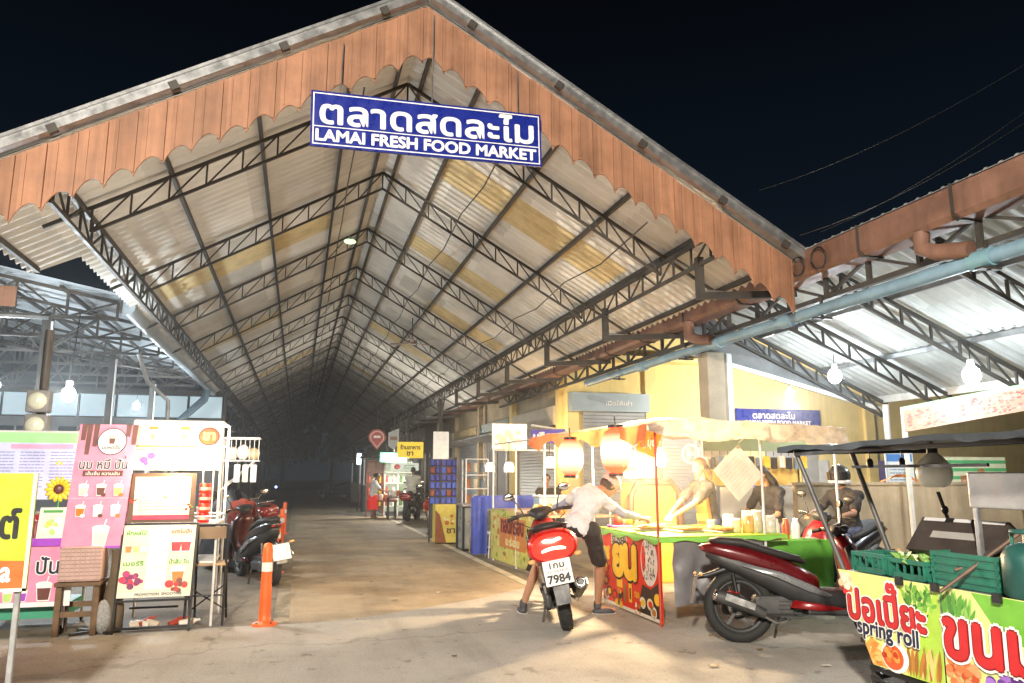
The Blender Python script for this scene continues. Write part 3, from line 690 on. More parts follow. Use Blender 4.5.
P.ell(.71, .135, .105, .095, RED, 2, 28); P.ell(.71, .135, .09, .08, pc('#e85a20'), 3, 28); P.text('ชา', .655, .1, .11, .075, pc('#ffd27a'), 5, off=.05)
P.build('header', t)
P = Panel((-1.62, 8.56, 1.55), (1, 0, 0), (0, 0, 1)); P.slab(.84, .2, .01, pc('#f0e6d8')); fruit(P, .18, .1, .1, [PINK, PUR, GRN, CREAM], 12, 1, 8); fruit(P, .45, .1, .09, [pc('#e9d7a0'), PINK, W_], 10, 1, 18); P.build('picture_strip', t)
b = MB(); b.box((-1.2, 8.92, 1.0), (.86, .76, .03), WHITEM); b.box((-1.2, 8.94, .62), (.8, .7, .03), WHITEM); b.build('counter', t, True)
P = Panel((-1.62, 8.5, 1.03), (1, 0, 0), (0, 0, 1)); P.slab(.62, .49, .012, pc('#5a4436')); P.rect(.05, .05, .57, .45, pc('#efe6bf'), 1); P.rect(.05, .03, .57, .075, pc('#c23a5a'), 2)
for j in range(3): P.lines(.09+j*.155, .4, .13, 10, .031, pc('#c8bd92'), 2, .010, 30+j)
fruit(P, .04, .22, .035, [RED, pc('#7c2a30')], 5, 2, 12); fruit(P, .56, .15, .04, [RED, GRN], 5, 2, 13); fruit(P, .33, .24, .025, [pc('#6a3a24'), GRN], 3, 3, 14); P.build('framed_menu', t)
for x, z in ((-1.19, 1.60), (-.86, 1.66)):
    b = MB(); b.ell((x, 8.42, z), (.045, .045, .055), WARMB); b.tube([(x, 8.42, z+.05), (x, 8.42, z+.1), (x, 8.55, 1.82)], .012, W_, 6); tag(b.build('light_bulb'), ['glowing warm bulb hanging over the framed cream menu', 'glowing warm bulb hanging beside the red cans'][x > -1], 'bulb')
for i in range(4):
    b = MB(); b.lathe([(.05, 0), (.058, .01), (.058, .085), (.05, .098)], (-.92, 8.6, 1.016+i*.1), [pc('#c8201c'), pc('#d83a24')][i % 2], 16); b.lathe([(.0585, .03), (.0585, .06)], (-.92, 8.6, 1.016+i*.1), pc('#f0b0a0'), 16, caps=False)
    tag(b.build('drink_can'), 'red can in a column at the corner of the shake stand', 'can', 'red cans stacked on the shake stand')
for i in range(6):
    b = MB(); x = -1.55+i*.11; b.lathe([(.03, 0), (.045, .14), (.047, .145)], (x, 9.0, 1.016), [pc('#f6d7a0'), pc('#e6c0c8'), W_][i % 3], 14); tag(b.build('shake_cup'), 'plastic shake cup waiting on the lit counter', 'cup', 'cups on the shake counter')
# folding chair
t = thing('folding_chair', 'black steel folding chair with a pale wooden seat beside the juice board', 'chair', (-.84, 8.7, 0))
b = MB(); b.bev((-.85, 8.72, .60), (.36, .36, .025), WOODL, .008); b.build('seat', t, True)
b = MB(); b.grid(lambda u, v: (-1.02+.34*u, 8.52-.03*math.sin(pi*u), .86+.12*v), 8, 3, mat('brown_back', (.22, .15, .09), .6)); b.build('backrest', t, True)
b = MB()
for x in (-1.03, -.67): b.tube([(x, 8.52, 1.0), (x, 8.56, .6), (x, 8.55, .0)], .013, BLACK, 8); b.tube([(x, 8.6, .62), (x, 9.0, 0)], .013, BLACK, 8)
b.tube([(-1.03, 8.52, 1.0), (-.67, 8.52, 1.0)], .013, BLACK, 8); b.tube([(-1.03, 8.55, .3), (-.67, 8.55, .3)], .009, BLACK, 8); b.tube([(-1.03, 8.55, .4), (-.67, 8.9, .1)], .008, BLACK, 6); b.tube([(-.67, 8.55, .4), (-1.03, 8.9, .1)], .008, BLACK, 6); b.build('frame', t, True)
# wire display rack behind
t = thing('wire_rack', 'white wire basket rack on poles standing behind the shake stand', 'rack', (-.7, 10.5, 0))
b = MB()
for y in (10.4, 10.75): stick(b, (-.95, y, 0), (-.95, y, 1.97), .011); stick(b, (-.95, y, 1.3), (-.55, y, 1.68), .007)
b.build('poles', t, True); b = MB()
for z in (1.68, 1.97):
    for p, q in (((-.95, 10.4), (-.5, 10.4)), ((-.95, 10.75), (-.5, 10.75)), ((-.95, 10.4), (-.95, 10.75)), ((-.5, 10.4), (-.5, 10.75))): stick(b, (*p, z), (*q, z), .009)
for i in range(9): x = -.95+i*.056; stick(b, (x, 10.4, 1.68), (x, 10.4, 1.97), .004); stick(b, (x, 10.4, 1.68), (x, 10.75, 1.68), .004)
b.build('basket', t, True)
for i, h in enumerate((.17, .2, .16)):
    b = MB(); b.ell((-.83+i*.13, 10.55, 1.69+h/2), (.08, .09, h/2), [pc('#e8dcc4'), W_, pc('#d0b890')][i], None, 10, 7); tag(b.build('plastic_bag'), 'stuffed pale bag in the white wire basket', 'bag', 'bags in the white wire basket')
for i in range(3):
    b = MB(); x = -.75+i*.1; b.box((x, 10.38, 1.52), (.07, .02, .22), [W_, pc('#c8b9b0'), LG][i]); b.tube([(x, 10.39, 1.63), (x, 10.4, 1.68)], .004, GALV, 5); tag(b.build('hanging_cloth'), 'small white cloth hung from the wire basket rack', 'cloth', 'cloths hung under the wire basket')
# twin round lamp box on a pole
t = thing('speaker_pole', 'black pole with two stacked round white lamps above the lilac menu board', 'lamp pole', (-2.93, 10, 0))
b = MB(); b.tube([(-2.93, 10.06, 0), (-2.93, 10.06, 3.2)], .05, STEEL, 12); b.build('pole', t, True)
for z in (2.34, 2.06):
    b = MB(); b.bev((-2.93, 9.95, z), (.24, .16, .26), mat('grey_box', (.2, .2, .2), .5), .02); h = b.build('housing', t, True); b = MB(); b.lathe([(.1, 0), (.09, .03), (.05, .045), (.0, .05)], (-2.93, 9.868, z), mat('lens', (.6, .62, .5), .25, 0, .1), 18, (0, -1, 0)); b.build('lens', h, True)
# flood lamp of the side bay
t = thing('led_lamp', 'bare cold white lamp hanging on a wire in the left side bay', 'lamp', (-3.8, 13.4, 2.6))
b = MB(); b.ell((-3.55, 13.4, 2.75), (.1, .1, .12), COLDB); b.build('bulb', t, True); b = MB(); b.lathe([(.04, 0), (.05, .1)], (-3.55, 13.4, 2.86), W_, 12); b.tube([(-3.55, 13.4, 2.96), (-3.55, 13.6, 4.1), (-3.55, 14.5, 4.25)], .01, BLACK, 5); b.build('socket', t, True)
# clutter behind the left stalls
for i in range(5):
    t = thing('market_table', 'market table with a %s cloth standing in the left side bay' % ['green', 'white', 'blue', 'red', 'brown'][i], 'table', (-8+i*1.1, 11.5+i*1.7, 0))
    x, y = -8+i*1.1, 11.5+i*1.7; b = MB(); b.bev((x, y, .78), (1.3, .8, .05), WOODL, .01); b.build('table_top', t, True)
    b = MB(); b.box((x, y-.41, .5), (1.28, .012, .55), [GRN, W_, pc('#3a5aa8'), RED, WOOD][i]); b.build('cloth', t, True)
    for sx in (-.6, .6):
        for sy in (-.35, .35): b = MB(); b.bar((x+sx, y+sy, 0), (x+sx, y+sy, .76), .04, STEEL); b.build('leg', t, True)
# delineators
def delineator(x, y, lab, first=None):
    if first: o = dup(first); o.location = (x, y, 0); o['label'] = lab; return o
    t = thing('traffic_delineator', lab, 'delineator post', (0, 0, 0), 0, 'orange posts along the kerb line')
    b = MB(); OR = mat('delineator_orange', (.85, .13, .025), .5, 0, .12, 6, dirt=.25)
    b.lathe([(.125, 0), (.125, .02), (.075, .035), (.06, .05), (.058, .12), (.053, .5), (.05, .74), (.038, .8), (.0, .81)], (0, 0, .004), OR, 20); b.build('post', t)
    for z, h in ((.53, .09),): b = MB(); b.lathe([(.0545, z), (.0535, z+h)], (0, 0, 0), mat('reflective_white', (.75, .74, .7), .35, 0, .1), 20, caps=False); b.build('reflective_band', t)
    b = MB()
    for a in range(4): b.lathe([(.012, .024), (.01, .04)], (.1*math.cos(a*pi/2+.7), .1*math.sin(a*pi/2+.7), 0), STEEL, 8)
    b.build('bolts', t); t.location = (x, y, 0); return t
d0 = delineator(-.26, 8.45, 'nearest orange delineator post standing at the front of the lane edge')
delineator(-.27, 12.75, 'orange delineator post just behind the rusty red scooter', d0); delineator(-.28, 16.9, 'third orange delineator post down the lane', d0); delineator(-.29, 21, 'farthest orange delineator post down the lane', d0)
# motorcycle under a black cover
t = thing('covered_motorcycle', 'motorcycle hidden under a crumpled black cover behind the red scooter', 'motorcycle', (-.95, 13.4, 0), 2.2)
def cov(u, v):
    a = 2*pi*u; r = (1-v)**.6 if v > .03 else 1
    x = math.cos(a)*(.85-.1*v)*(1-v*v*.75); y = math.sin(a)*(.36-.06*v)*(1-v*v*.8); z = .12+(1.03+.12*math.cos(a)-.1*math.cos(2*a))*math.sin(v*pi/2)
    k = NZ.noise(V((x*4, y*4, z*3)))*.06+.025*math.sin(a*11)*(1-v)
    return (x*(1+k), y*(1+k*2), z+k*.3)
b = MB(); b.grid(cov, 60, 22, mat('black_cover', (.025, .025, .028), .5, 0, .3, 4, bump=.5, bs=12)); b.build('cover', t)
for x in (-.6, .62): b = MB(); b.torus((x, 0, .28), .22, .055, RUBBER); b.lathe([(.16, -.02), (.16, .02)], (x, 0, .28), ALU, 20, (0, 1, 0)); b.build('wheel', t)
# ---------------------------------------------------------------- scooters
def loft3(mb, secs, m, n=16, e=2.5):
    vs = []; fs = []
    for c, a, b in secs:
        c, a, b = V(c), V(a), V(b)
        for k in range(n):
            t = 2*pi*k/n; ct, st = math.cos(t), math.sin(t)
            vs.append(c+a*math.copysign(abs(ct)**(2/e), ct)+b*math.copysign(abs(st)**(2/e), st))
    for i in range(len(secs)-1):
        for k in range(n): fs.append((i*n+k, i*n+(k+1) % n, (i+1)*n+(k+1) % n, (i+1)*n+k))
    fs += [list(range(n))[::-1], [len(vs)-n+k for k in range(n)]]
    mb.add(vs, fs, m, True); return mb
def paint(h, **k): return mat('paint_'+h, h, .32, .1, .2, 5, coat=.45, dirt=k.get('dirt', .35), bump=.04, bs=60)
MATTE = mat('matte_black_panel', (.03, .03, .032), .5, 0, .25, 5, dirt=.2)
SEATM = mat('seat_vinyl', (.022, .02, .02), .62, 0, .3, 12, bump=.15, bs=80)
ENG = mat('engine_grey', (.09, .09, .09), .5, .5, .3, 9, dirt=.4)
TAILR = mat('tail_red', (.28, .01, .008), .25, 0, .1, coat=.5)
TAILLIT = mat('tail_lit', (.7, .02, .01), .3, em=2.2, emc=(1, .03, .02))
TAILW = mat('tail_strip', (.9, .8, .7), .3, em=7, emc=(1, .72, .5))
def wheel(x, R, name, root, spokes=5):
    b = MB(); b.lathe([(.05, -.05), (.05, .05)], (x, 0, R), ENG, 16, (0, 1, 0))
    b.lathe([(R*.72, -.045), (R*.64, -.05), (R*.62, 0), (R*.64, .05), (R*.72, .045)], (x, 0, R), MATTE, 30, (0, 1, 0), caps=False)
    for i in range(spokes):
        a = 2*pi*i/spokes+.3; d = V((math.cos(a), 0, math.sin(a))); p = V((x, 0, R))
        b.bar(p+d*.04, p+d*R*.66, .035, ENG, .03)
    w = b.build(name, root)
    b = MB(); b.torus((x, 0, R), R*.84, R*.17, RUBBER, (0, 1, 0), 36, 12, 1.25)
    for i in range(36):
        a = 2*pi*i/36; d = V((math.cos(a), 0, math.sin(a))); s = 1 if i % 2 else -1
        b.bar(V((x, s*.01, R))+d*R*.985, V((x, s*.05, R))+d*R*.96, .009, RUBBER)
    b.build('tyre', w)
    b = MB(); b.lathe([(.07, 0), (.105, .001), (.105, .004), (.07, .005)], (x, .055, R), ALU, 24, (0, 1, 0)); b.build('brake_disc', w)
def make_scooter(label, loc, heading, body='#b01a1e', accent='#202022', k=1.1, lean=.1, style='sport', R=None, plate=None, lit=False, group=None, steer=.25, mirrors=True, front='#b01a1e', kind='scooter'):
    r = thing('motor_scooter', label, 'motor scooter', loc, heading, group, -lean); r.rotation_euler.x = -lean; r.scale = (k, k, k)
    B = paint(body); A = paint(accent) if accent not in ('#202022',) else MATTE; Fm = paint(front)
    wheel(0, R or .29 if style == 'sport' else .275, 'rear_wheel', r); wb = 1.3
    if style == 'sport':
        secs = [(-.34, 0, .865, .015, .012), (-.31, 0, .86, .07, .035), (-.2, 0, .845, .12, .07), (-.05, 0, .81, .15, .095), (.12, 0, .765, .165, .105), (.34, 0, .69, .175, .115), (.55, 0, .60, .17, .115), (.72, 0, .52, .15, .1)]
        lower = [(-.28, 0, .80, .05, .03), (-.15, 0, .75, .1, .07), (0, 0, .7, .135, .1), (.25, 0, .6, .16, .12), (.5, 0, .48, .18, .13), (.75, 0, .40, .18, .11), (1.0, 0, .40, .15, .1)]
    else:
        secs = [(-.40, 0, .80, .1, .06), (-.385, 0, .80, .2, .12), (-.3, 0, .80, .235, .155), (-.1, 0, .77, .22, .15), (.15, 0, .71, .2, .14), (.4, 0, .62, .17, .14), (.6, 0, .5, .14, .12)]
        lower = [(-.30, 0, .62, .08, .05), (-.2, 0, .6, .12, .09), (0, 0, .58, .15, .11), (.3, 0, .48, .16, .12), (.6, 0, .38, .18, .09), (1.0, 0, .36, .15, .08)]
    b = MB(); b.loft(secs, B, 18, 2.3); b.build('body_panel', r)
    b = MB(); b.loft(lower, A, 18, 2.8)
    if style == 'sport':
        for s in (1, -1): loft3(b, [((.05, s*.165, .70), (0, .01, 0), (.03, 0, .008)), ((.35, s*.188, .615), (0, .012, 0), (.02, 0, .028)), ((.62, s*.192, .50), (0, .012, 0), (.02, 0, .03)), ((.8, s*.18, .43), (0, .008, 0), (.02, 0, .012))], mat('silver_grey', (.3, .31, .33), .28, .5, .1, coat=.5), 10)
        for s in (1, -1): loft3(b, [((.45, s*.17, .36), (0, .012, 0), (.02, 0, .035)), ((.7, s*.182, .33), (0, .012, 0), (.02, 0, .03)), ((.95, s*.15, .31), (0, .008, 0), (.02, 0, .008))], Fm, 10)
    b.build('lower_panel', r)
    # seat
    b = MB(); z = (lambda x: .865-.14*max(0, x)**1.0*1.2) if style == 'sport' else (lambda x: .90-.1*max(0, x))
    b.loft([(-.24, 0, z(-.2)+.06, .07, .02), (-.15, 0, z(-.1)+.055, .12, .045), (.05, 0, z(.05)+.045, .145, .05), (.22, 0, z(.22)+.02, .15, .045), (.4, 0, z(.4)+.0, .135, .045), (.58, 0, z(.58)-.01, .09, .035), (.64, 0, z(.64)-.03, .05, .015)], SEATM, 16, 2.6); b.build('seat', r)
    # engine, arm, exhaust
    b = MB(); b.bev((.32, .0, .33), (.38, .2, .2), ENG, .04); b.bev((.12, .13, .29), (.52, .07, .13), ENG, .03, ry=.05); b.lathe([(.07, 0), (.085, .01), (.085, .05), (.06, .06)], (.02, .11, .285), ENG, 18, (0, 1, 0))
    for i in range(5): b.bev((.45, 0, .24+i*.035), (.2, .23, .012), ENG, .004)
    for s in (1, -1): b.tube([(-.02, s*.13, .32), (-.06, s*.13, .62)], .018, CHROME if s > 0 else BLACK, 8); b.torus((-.04, s*.13, .45), .03, .008, TAILR if style == 'sport' else BLACK, (-.1, 0, 1), 12, 5)
    b.build('engine', r)
    b = MB(); b.tube([(.4, -.12, .22), (.3, -.16, .2), (.18, -.17, .26)], .02, CHROME, 8); b.tube([(.2, -.175, .27), (-.02, -.185, .36), (-.24, -.19, .43)], [.045, .062, .055], ENG, 16); b.lathe([(.05, 0), (.05, .02), (.026, .025), (.026, .0)], (-.238, -.19, .43), CHROME, 16, (-.93, 0, .3), caps=False); b.bar((.1, -.245, .33), (-.16, -.255, .42), .012, ALU, .06); b.build('exhaust', r)
    # tail
    if style == 'sport':
        b = MB(); b.bev((-.315, 0, .85), (.03, .15, .03), TAILLIT if lit else TAILR, .01, ry=.4); b.build('tail_light', r)
        b = MB(); b.tube([(-.1, 0, .66), (-.28, 0, .60), (-.40, 0, .58)], [.035, .025, .02], BLACK, 10); b.grid(lambda u, v: (-.38-.06*v-.02*math.sin(pi*u), -.075+.15*u, .59-.24*v), 6, 6, mat('fender_grey', (.25, .24, .22), .5, 0, .2)); b.build('rear_fender', r)
        for s in (1, -1): b = MB(); b.tube([(-.32, 0, .595), (-.35, s*.09, .605), (-.36, s*.16, .61)], .011, CHROME, 6); b.ell((-.365, s*.18, .612), (.02, .04, .018), mat('indicator', (.75, .4, .15), .3), None, 10, 6); b.build('indicator', r)
        py, pz, px = 0, .50, -.455
    else:
        b = MB()
        for j, (zz, sp) in enumerate(((.845, .13), (.765, .17))):
            pts = []
            for i in range(11):
                t = -1+2*i/10; pts.append((-.436+.085*abs(t)**2.2, t*sp, zz+.025*math.cos(t*2)*(1 if j else .6)-.01*(1-j)*math.cos(t*6)))
            b.tube(pts, .013, TAILW if lit else mat('tail_clear', (.6, .3, .25), .3), 8)
        tl = b.build('tail_strip', r)
        b = MB(); b.loft([(-.425, 0, .80, .03, .02), (-.415, 0, .80, .14, .085), (-.395, 0, .80, .19, .115), (-.37, 0, .80, .205, .125)], TAILLIT if lit else TAILR, 18, 2.3); b.build('tail_light', r)
        b = MB(); b.grid(lambda u, v: (-.33-.09*v, (-.08+.16*u)*(1-.2*v), .66-.36*v), 6, 8, BLACK); b.tube([(.1, .1, .92), (-.28, .17, .97), (-.36, .1, .98), (-.36, -.1, .98), (-.28, -.17, .97), (.1, -.1, .92)], .013, CHROME if body != '#d3201c' else MATTE, 8); b.build('rear_fender', r)
        for s in (1, -1): b = MB(); b.ell((-.37, s*.21, .70), (.02, .035, .022), mat('indicator', (.75, .4, .15), .3), None, 10, 6); b.build('indicator', r)
        py, pz, px = 0, .57, -.40
    if plate:
        P = Panel((px-.012, .125, pz-.1), (0, -1, 0), (.12 if style != 'sport' else .3, 0, 1)); P.slab(.25, .215, .006, pc('#e9e7e0'))
        P.text(plate[0], .06, .145, .13, .05, K_, 1, off=.03); P.text(plate[1], .03, .105, .19, .025, pc('#55565a'), 1, off=.01); P.text(plate[2], .025, .02, .2, .068, K_, 1, off=.035)
        P.build('license_plate', r, False)
    # front end
    b = MB()
    loft3(b, [((.98, 0, .36), (0, .14, 0), (.07, 0, 0)), ((1.04, 0, .52), (0, .18, 0), (.07, 0, .02)), ((1.06, 0, .7), (0, .2, 0), (.08, 0, .03)), ((1.03, 0, .86), (0, .16, 0), (.09, 0, .02)), ((.98, 0, .97), (0, .09, 0), (.07, 0, .02))], Fm, 18, 2.4)
    for s in (1, -1): loft3(b, [((1.0, s*.17, .45), (0, .012, 0), (.06, 0, .03)), ((1.08, s*.21, .66), (0, .012, 0), (.07, 0, .05)), ((1.0, s*.17, .88), (0, .008, 0), (.03, 0, .02))], A, 10)
    b.build('front_shield', r)
    b = MB(); b.loft([(1.09, 0, .76, .13, .06), (1.14, 0, .75, .12, .055), (1.16, 0, .745, .07, .03)], mat('headlamp_glass', (.5, .5, .5), .08, 0, .1, coat=1), 16, 2.4); b.build('headlight', r)
    b = MB(); b.bev((.8, 0, .29), (.42, .34, .06), MATTE, .02); b.build('floorboard', r)
    wheel(wb, .265, 'front_wheel', r)
    b = MB(); nn = 10
    b.grid(lambda u, v: (wb+.30*math.cos(-.1+u*2.3), (-.075+.15*v), .265+.30*math.sin(-.1+u*2.3)+.02*math.sin(pi*v)), 14, 6, Fm); b.build('front_fender', r)
    b = MB()
    for s in (1, -1): b.tube([(wb, s*.085, .265), (1.08, s*.075, .72)], .022, ALU, 10)
    b.tube([(1.1, 0, .68), (.97, 0, 1.02)], .03, BLACK, 10); b.build('fork', r)
    b = MB(); b.tube([(.86, .34, 1.03), (.93, .2, 1.045), (.97, .06, 1.03), (.97, -.06, 1.03), (.93, -.2, 1.045), (.86, -.34, 1.03)], .013, STEEL, 8)
    for s in (1, -1): b.tube([(.92, s*.24, 1.04), (1.02, s*.26, .98), (1.07, s*.12, .88), (1.04, s*.05, .8)], .005, BLACK, 5)
    for s in (1, -1): b.tube([(.86, s*.36, 1.03), (.90, s*.25, 1.04)], .019, RUBBER, 10); b.tube([(.95, s*.2, 1.055), (.93, s*.33, 1.06)], .007, CHROME, 6)
    loft3(b, [((.9, 0, 1.02), (0, .06, 0), (.02, 0, .05)), ((.98, 0, 1.05), (0, .13, 0), (.02, 0, .05)), ((1.06, 0, 1.03), (0, .07, 0), (.02, 0, .04))], MATTE, 14); b.build('handlebar', r)
    if mirrors:
        for s in (1, -1):
            b = MB(); b.tube([(.95, s*.18, 1.05), (.96, s*.22, 1.16), (.94, s*.27, 1.23)], .007, BLACK, 6); b.ell((.93, s*.30, 1.26), (.018, .07, .042), BLACK, None, 14, 8); b.ell((.916, s*.30, 1.26), (.006, .062, .036), CHROME, None, 14, 8); b.build('mirror', r)
    b = MB(); b.tube([(.4, .13, .25), (.36, .22, .02)], .012, STEEL, 8); b.build('kickstand', r)
    return r
make_scooter('bright red scooter with lit tail light and plate 7984 under the customer in a cap', (2.63, 7.42, 0), rad(75), '#d3201c', '#2a1a1a', 1.06, .2, 'wide', None, ('1กม', 'สุราษฎร์ธานี', '7984'), True, mirrors=True, front='#8a1c1c')
make_scooter('large dark red and black sport scooter parked side on in front of the grey tarpaulin', (3.95, 6.45, 0), rad(-20), '#5e0c14', '#202022', .97, .1, 'sport', .325, front='#8a1418')
make_scooter('rusty red scooter parked at the lane edge behind the nearest orange post', (-.27, 11.35, 0), rad(112), '#26211f', '#202022', .98, .12, 'sport', None, ('', '', ''), front='#4a1610')
make_scooter('black scooter with bright red front panel parked behind the sport scooter', (6.72, 8.13, 0), rad(200), '#201c1e', '#202022', 1.0, .1, 'sport', front='#a01424')
make_scooter('small orange scooter with a white plate parked beside the blue packet shelf', (3.25, 18.6, 0), rad(80), '#c8501c', '#202022', 1.0, .1, 'wide', None, ('', '', ''), front='#c8501c')
make_scooter('black scooter ridden by the man in white in front of the glass cabinet', (3.55, 25.6, 0), rad(70), '#1c1a1a', '#202022', 1.0, .02, 'wide', front='#3a1a18')
make_scooter('dark scooter parked far down the left side of the lane', (-.7, 15.2, 0), rad(140), '#7a1a1a', '#202022', 1.05, .1, 'wide', front='#8a1a1a')
make_scooter('dark scooter parked at the far right end of the lane', (2.7, 46, 0), rad(150), '#2a2a2e', '#202022', 1.1, .1, 'wide', front='#6a6a70')
make_scooter('second dark scooter beside the covered motorcycle on the left', (-1.0, 17.2, 0), rad(130), '#26262a', '#202022', 1.05, .1, 'wide', front='#30303a')
# red jacket over the left scooter's front
b = MB(); Jm = mat('red_jacket', (.4, .06, .03), .85, 0, .3, 6, bump=.5, bs=12)
b.grid(lambda u, v: (-.78+.34*(u-.5)+.2*(v-.5)*.5, 12.45-.15*(u-.5)+.3*(v-.5), .95+.2*math.sin(pi*v)*(1-.5*abs(u-.5))-.28*abs(v-.5)**1.5*2+.04*NZ.noise(V((u*6, v*6, 1)))), 18, 18, Jm)
tag(b.build('red_jacket'), 'crumpled red jacket draped over the front of the rusty red scooter', 'jacket')
# ---------------------------------------------------------------- right: the bright stall
def at(px, py, Y):
    ph = math.atan((475-341.5)/760); th = math.atan(214*math.cos(ph)/760)
    F = V((math.sin(th)*math.cos(ph), math.cos(th)*math.cos(ph), math.sin(ph))); R = V((math.cos(th), -math.sin(th), 0)); U = R.cross(F)
    d = F+R*((px-512)/760)+U*((341.5-py)/760); return V((0, 0, 1.5))+d*(Y/d.y)
REDP = pc('#d8301a'); YB = pc('#f0c030'); DK = pc('#33261e'); FOOD = pc('#c07a30'); OFFW = pc('#e8e0cc')
t = thing('grill_stall', 'bright food stall with a red printed front, wrinkled canopy and lime counter cloth', 'food stall', (4.3, 8, 0))
b = MB(); b.box((4.3, 8.03, .84), (1.42, 1.5, .05), WOODL); b.build('counter', t, True)
b = MB(); LIME = mat('lime_cloth', '#98c030', .7, 0, .15, 6, bump=.2); b.bev((4.3, 8.03, .875), (1.50, 1.58, .016), LIME, .006)
b.grid(lambda u, v: (3.548-.01*math.sin(v*3), 8.82-1.58*u, .87-.055*v-.02*v*math.sin(u*22)), 40, 3, pc('#86cc58')); b.grid(lambda u, v: (3.55+1.5*u, 7.238-.008*v, .87-.04*v-.012*v*math.sin(u*25)), 40, 3, pc('#86cc58')); b.build('tablecloth', t, True)
P = Panel((3.575, 8.81, .03), (0, -1, 0), (0, 0, 1)); P.slab(1.55, .82, .01, REDP)
P.poly([(.95, 0), (1.55, 0), (1.55, .42), (1.3, .3), (1.1, .33)], DK, 1); P.rect(0, 0, 1.55, .035, OFFW, 2)
P.rect(.28, .68, .72, .80, pc('#d9c9b4'), 1); P.text('SUSHI', .31, .7, .38, .075, K_, 2, off=.02)
P.text('ส', .02, .46, .2, .17, YB, 2, off=.06); P.text('ย', .34, .36, .26, .30, K_, 2, off=.10); P.text('ย', .34, .36, .26, .30, YB, 3, off=.06); P.text('น', .66, .36, .28, .32, K_, 2, off=.10); P.text('น', .66, .36, .28, .32, YB, 3, off=.06)
P.rect(.42, .22, .58, .33, YB, 2); P.rect(.62, .08, .68, .28, pc('#8a6a30'), 2); P.rect(.75, .1, .83, .3, YB, 2); P.rect(.77, .13, .81, .25, DK, 3); P.text('ราเมง', .9, .17, .12, .06, YB, 2, off=.04)
P.ell(1.28, .58, .2, .25, pc('#e6ddd2'), 2, 26); q = random.Random(2)
for i in range(60): x = 1.28+q.uniform(-.13, .13); y = .58+q.uniform(-.19, .19); P.rect(x-.008, y-.014, x+.01, y+.012, [K_, pc('#8a8078')][i % 2], 3+(i % 4)*.3)
P.ell(1.15, .60, .05, .14, REDP, 2.6)
for x, y, m in ((.1, .25, pc('#6c1c10')), (.2, .14, pc('#4a3018')), (.12, .1, OFFW), (.35, .12, pc('#7a3010')), (1.1, .14, OFFW), (1.28, .15, pc('#e6d9a8')), (1.45, .22, YB), (1.36, .08, OFFW)):
    P.ell(x, y, .075, .06, m, 2, 14); P.ell(x+.01, y, .05, .035, [REDP, FOOD, YB][int(x*10) % 3], 3, 10)
fruit(P, .15, .42, .1, [pc('#8a1a10'), pc('#e0762a'), YB, DK], 14, 2.2, 40); fruit(P, .98, .08, .09, [OFFW, FOOD, DK, REDP], 12, 2.2, 41); fruit(P, .5, .1, .12, [FOOD, DK, YB], 12, 2.2, 42)
P.build('printed_front', t)
b = MB(); TARP = mat('grey_tarp', (.19, .19, .20), .38, .1, .2, 4, bump=.35, bs=9)
b.grid(lambda u, v: (3.72+1.05*u, 7.27+.035*NZ.noise(V((u*5, v*4, 2)))+.012*math.sin(u*21+v*4), .85-.66*v+.02*v*math.sin(u*7)), 50, 30, TARP); b.build('grey_tarpaulin', t, True)
RP = mat('red_pole', (.5, .07, .04), .45, 0, .2, 8)
for x, y, m, zt in ((3.56, 7.27, RP, 2.02), (4.80, 7.27, WHITEM, 1.98), (3.4, 10.5, WHITEM, 1.98), (5.75, 10.2, WHITEM, 2.05), (5.8, 7.35, WHITEM, 1.9), (3.5, 8.9, WHITEM, 2.0)):
    b = MB(); b.tube([(x, y, 0), (x, y, zt)], .014, m, 10); b.build('pole', t, True)
CANV = mat('canopy_cloth', (.50, .43, .36), .6, 0, .22, 3, dirt=.35, bump=.4, bs=9, trans=.35)
def canopy(u, v):
    x = 3.45+2.4*u; y = 7.2+3.3*v-.2*u*v
    z = 2.10-.08*u-.10*max(0, 1-u*6)*(1-v*.3)+.12*math.sin(pi*v)*math.sin(pi*min(1, u*1.15))-.07*math.sin(pi*u*3)**2*(1-abs(2*v-1))*.6
    z += .03*NZ.noise(V((u*7, v*7, 0)))+.018*NZ.noise(V((u*22, v*22, 3)))
    return (x-.25*v*max(0, 1-u*3), y, z)
b = MB(); b.grid(canopy, 60, 60, CANV); b.build('canopy', t, True)
b = MB()
def valance(u, v):
    x, y, z = canopy(u, 0); k = (.20+.05*NZ.noise(V((u*5, 0, 4))))*min(1, .35+u*6)
    return (x, y-.03*v+.05*v*NZ.noise(V((u*9, v*3, 1)))+.015*math.sin(u*70+v*5)*v, z-k*v)
b.grid(valance, 120, 14, mat('silver_sheet', (.52, .46, .40), .35, .2, .35, 7, bump=.9, bs=12, trans=.25)); b.build('front_valance', t, True)
b = MB(); b.grid(lambda u, v: (canopy(0, u)[0]-.012-.03*v+.02*math.sin(u*40+v*3)*v, canopy(0, u)[1], canopy(0, u)[2]+.01-(.15+.05*math.sin(u*23))*v), 80, 8, mat('orange_valance', (.75, .24, .09), .6, 0, .25, 8, trans=.35, bump=.4, bs=14)); b.build('side_valance', t, True)
# flags
P = Panel((3.44, 7.5, 1.68), (.75, -.7, 0), (.12, 0, 1)); s = thing('cloth_flag', 'red orange cloth flag with white Thai letters hung under the canopy corner', 'flag', (3.5, 7.4, 1.7))
P.poly([(0, .08), (.2, 0), (.27, .26), (.02, .3)], mat('red_flag', (.8, .12, .02), .7, 0, .1, 8, trans=.3), 0); P.text('ญี่ปุ่น', .04, .09, .17, .13, OFFW, 1, off=.03); P.build('cloth', s)
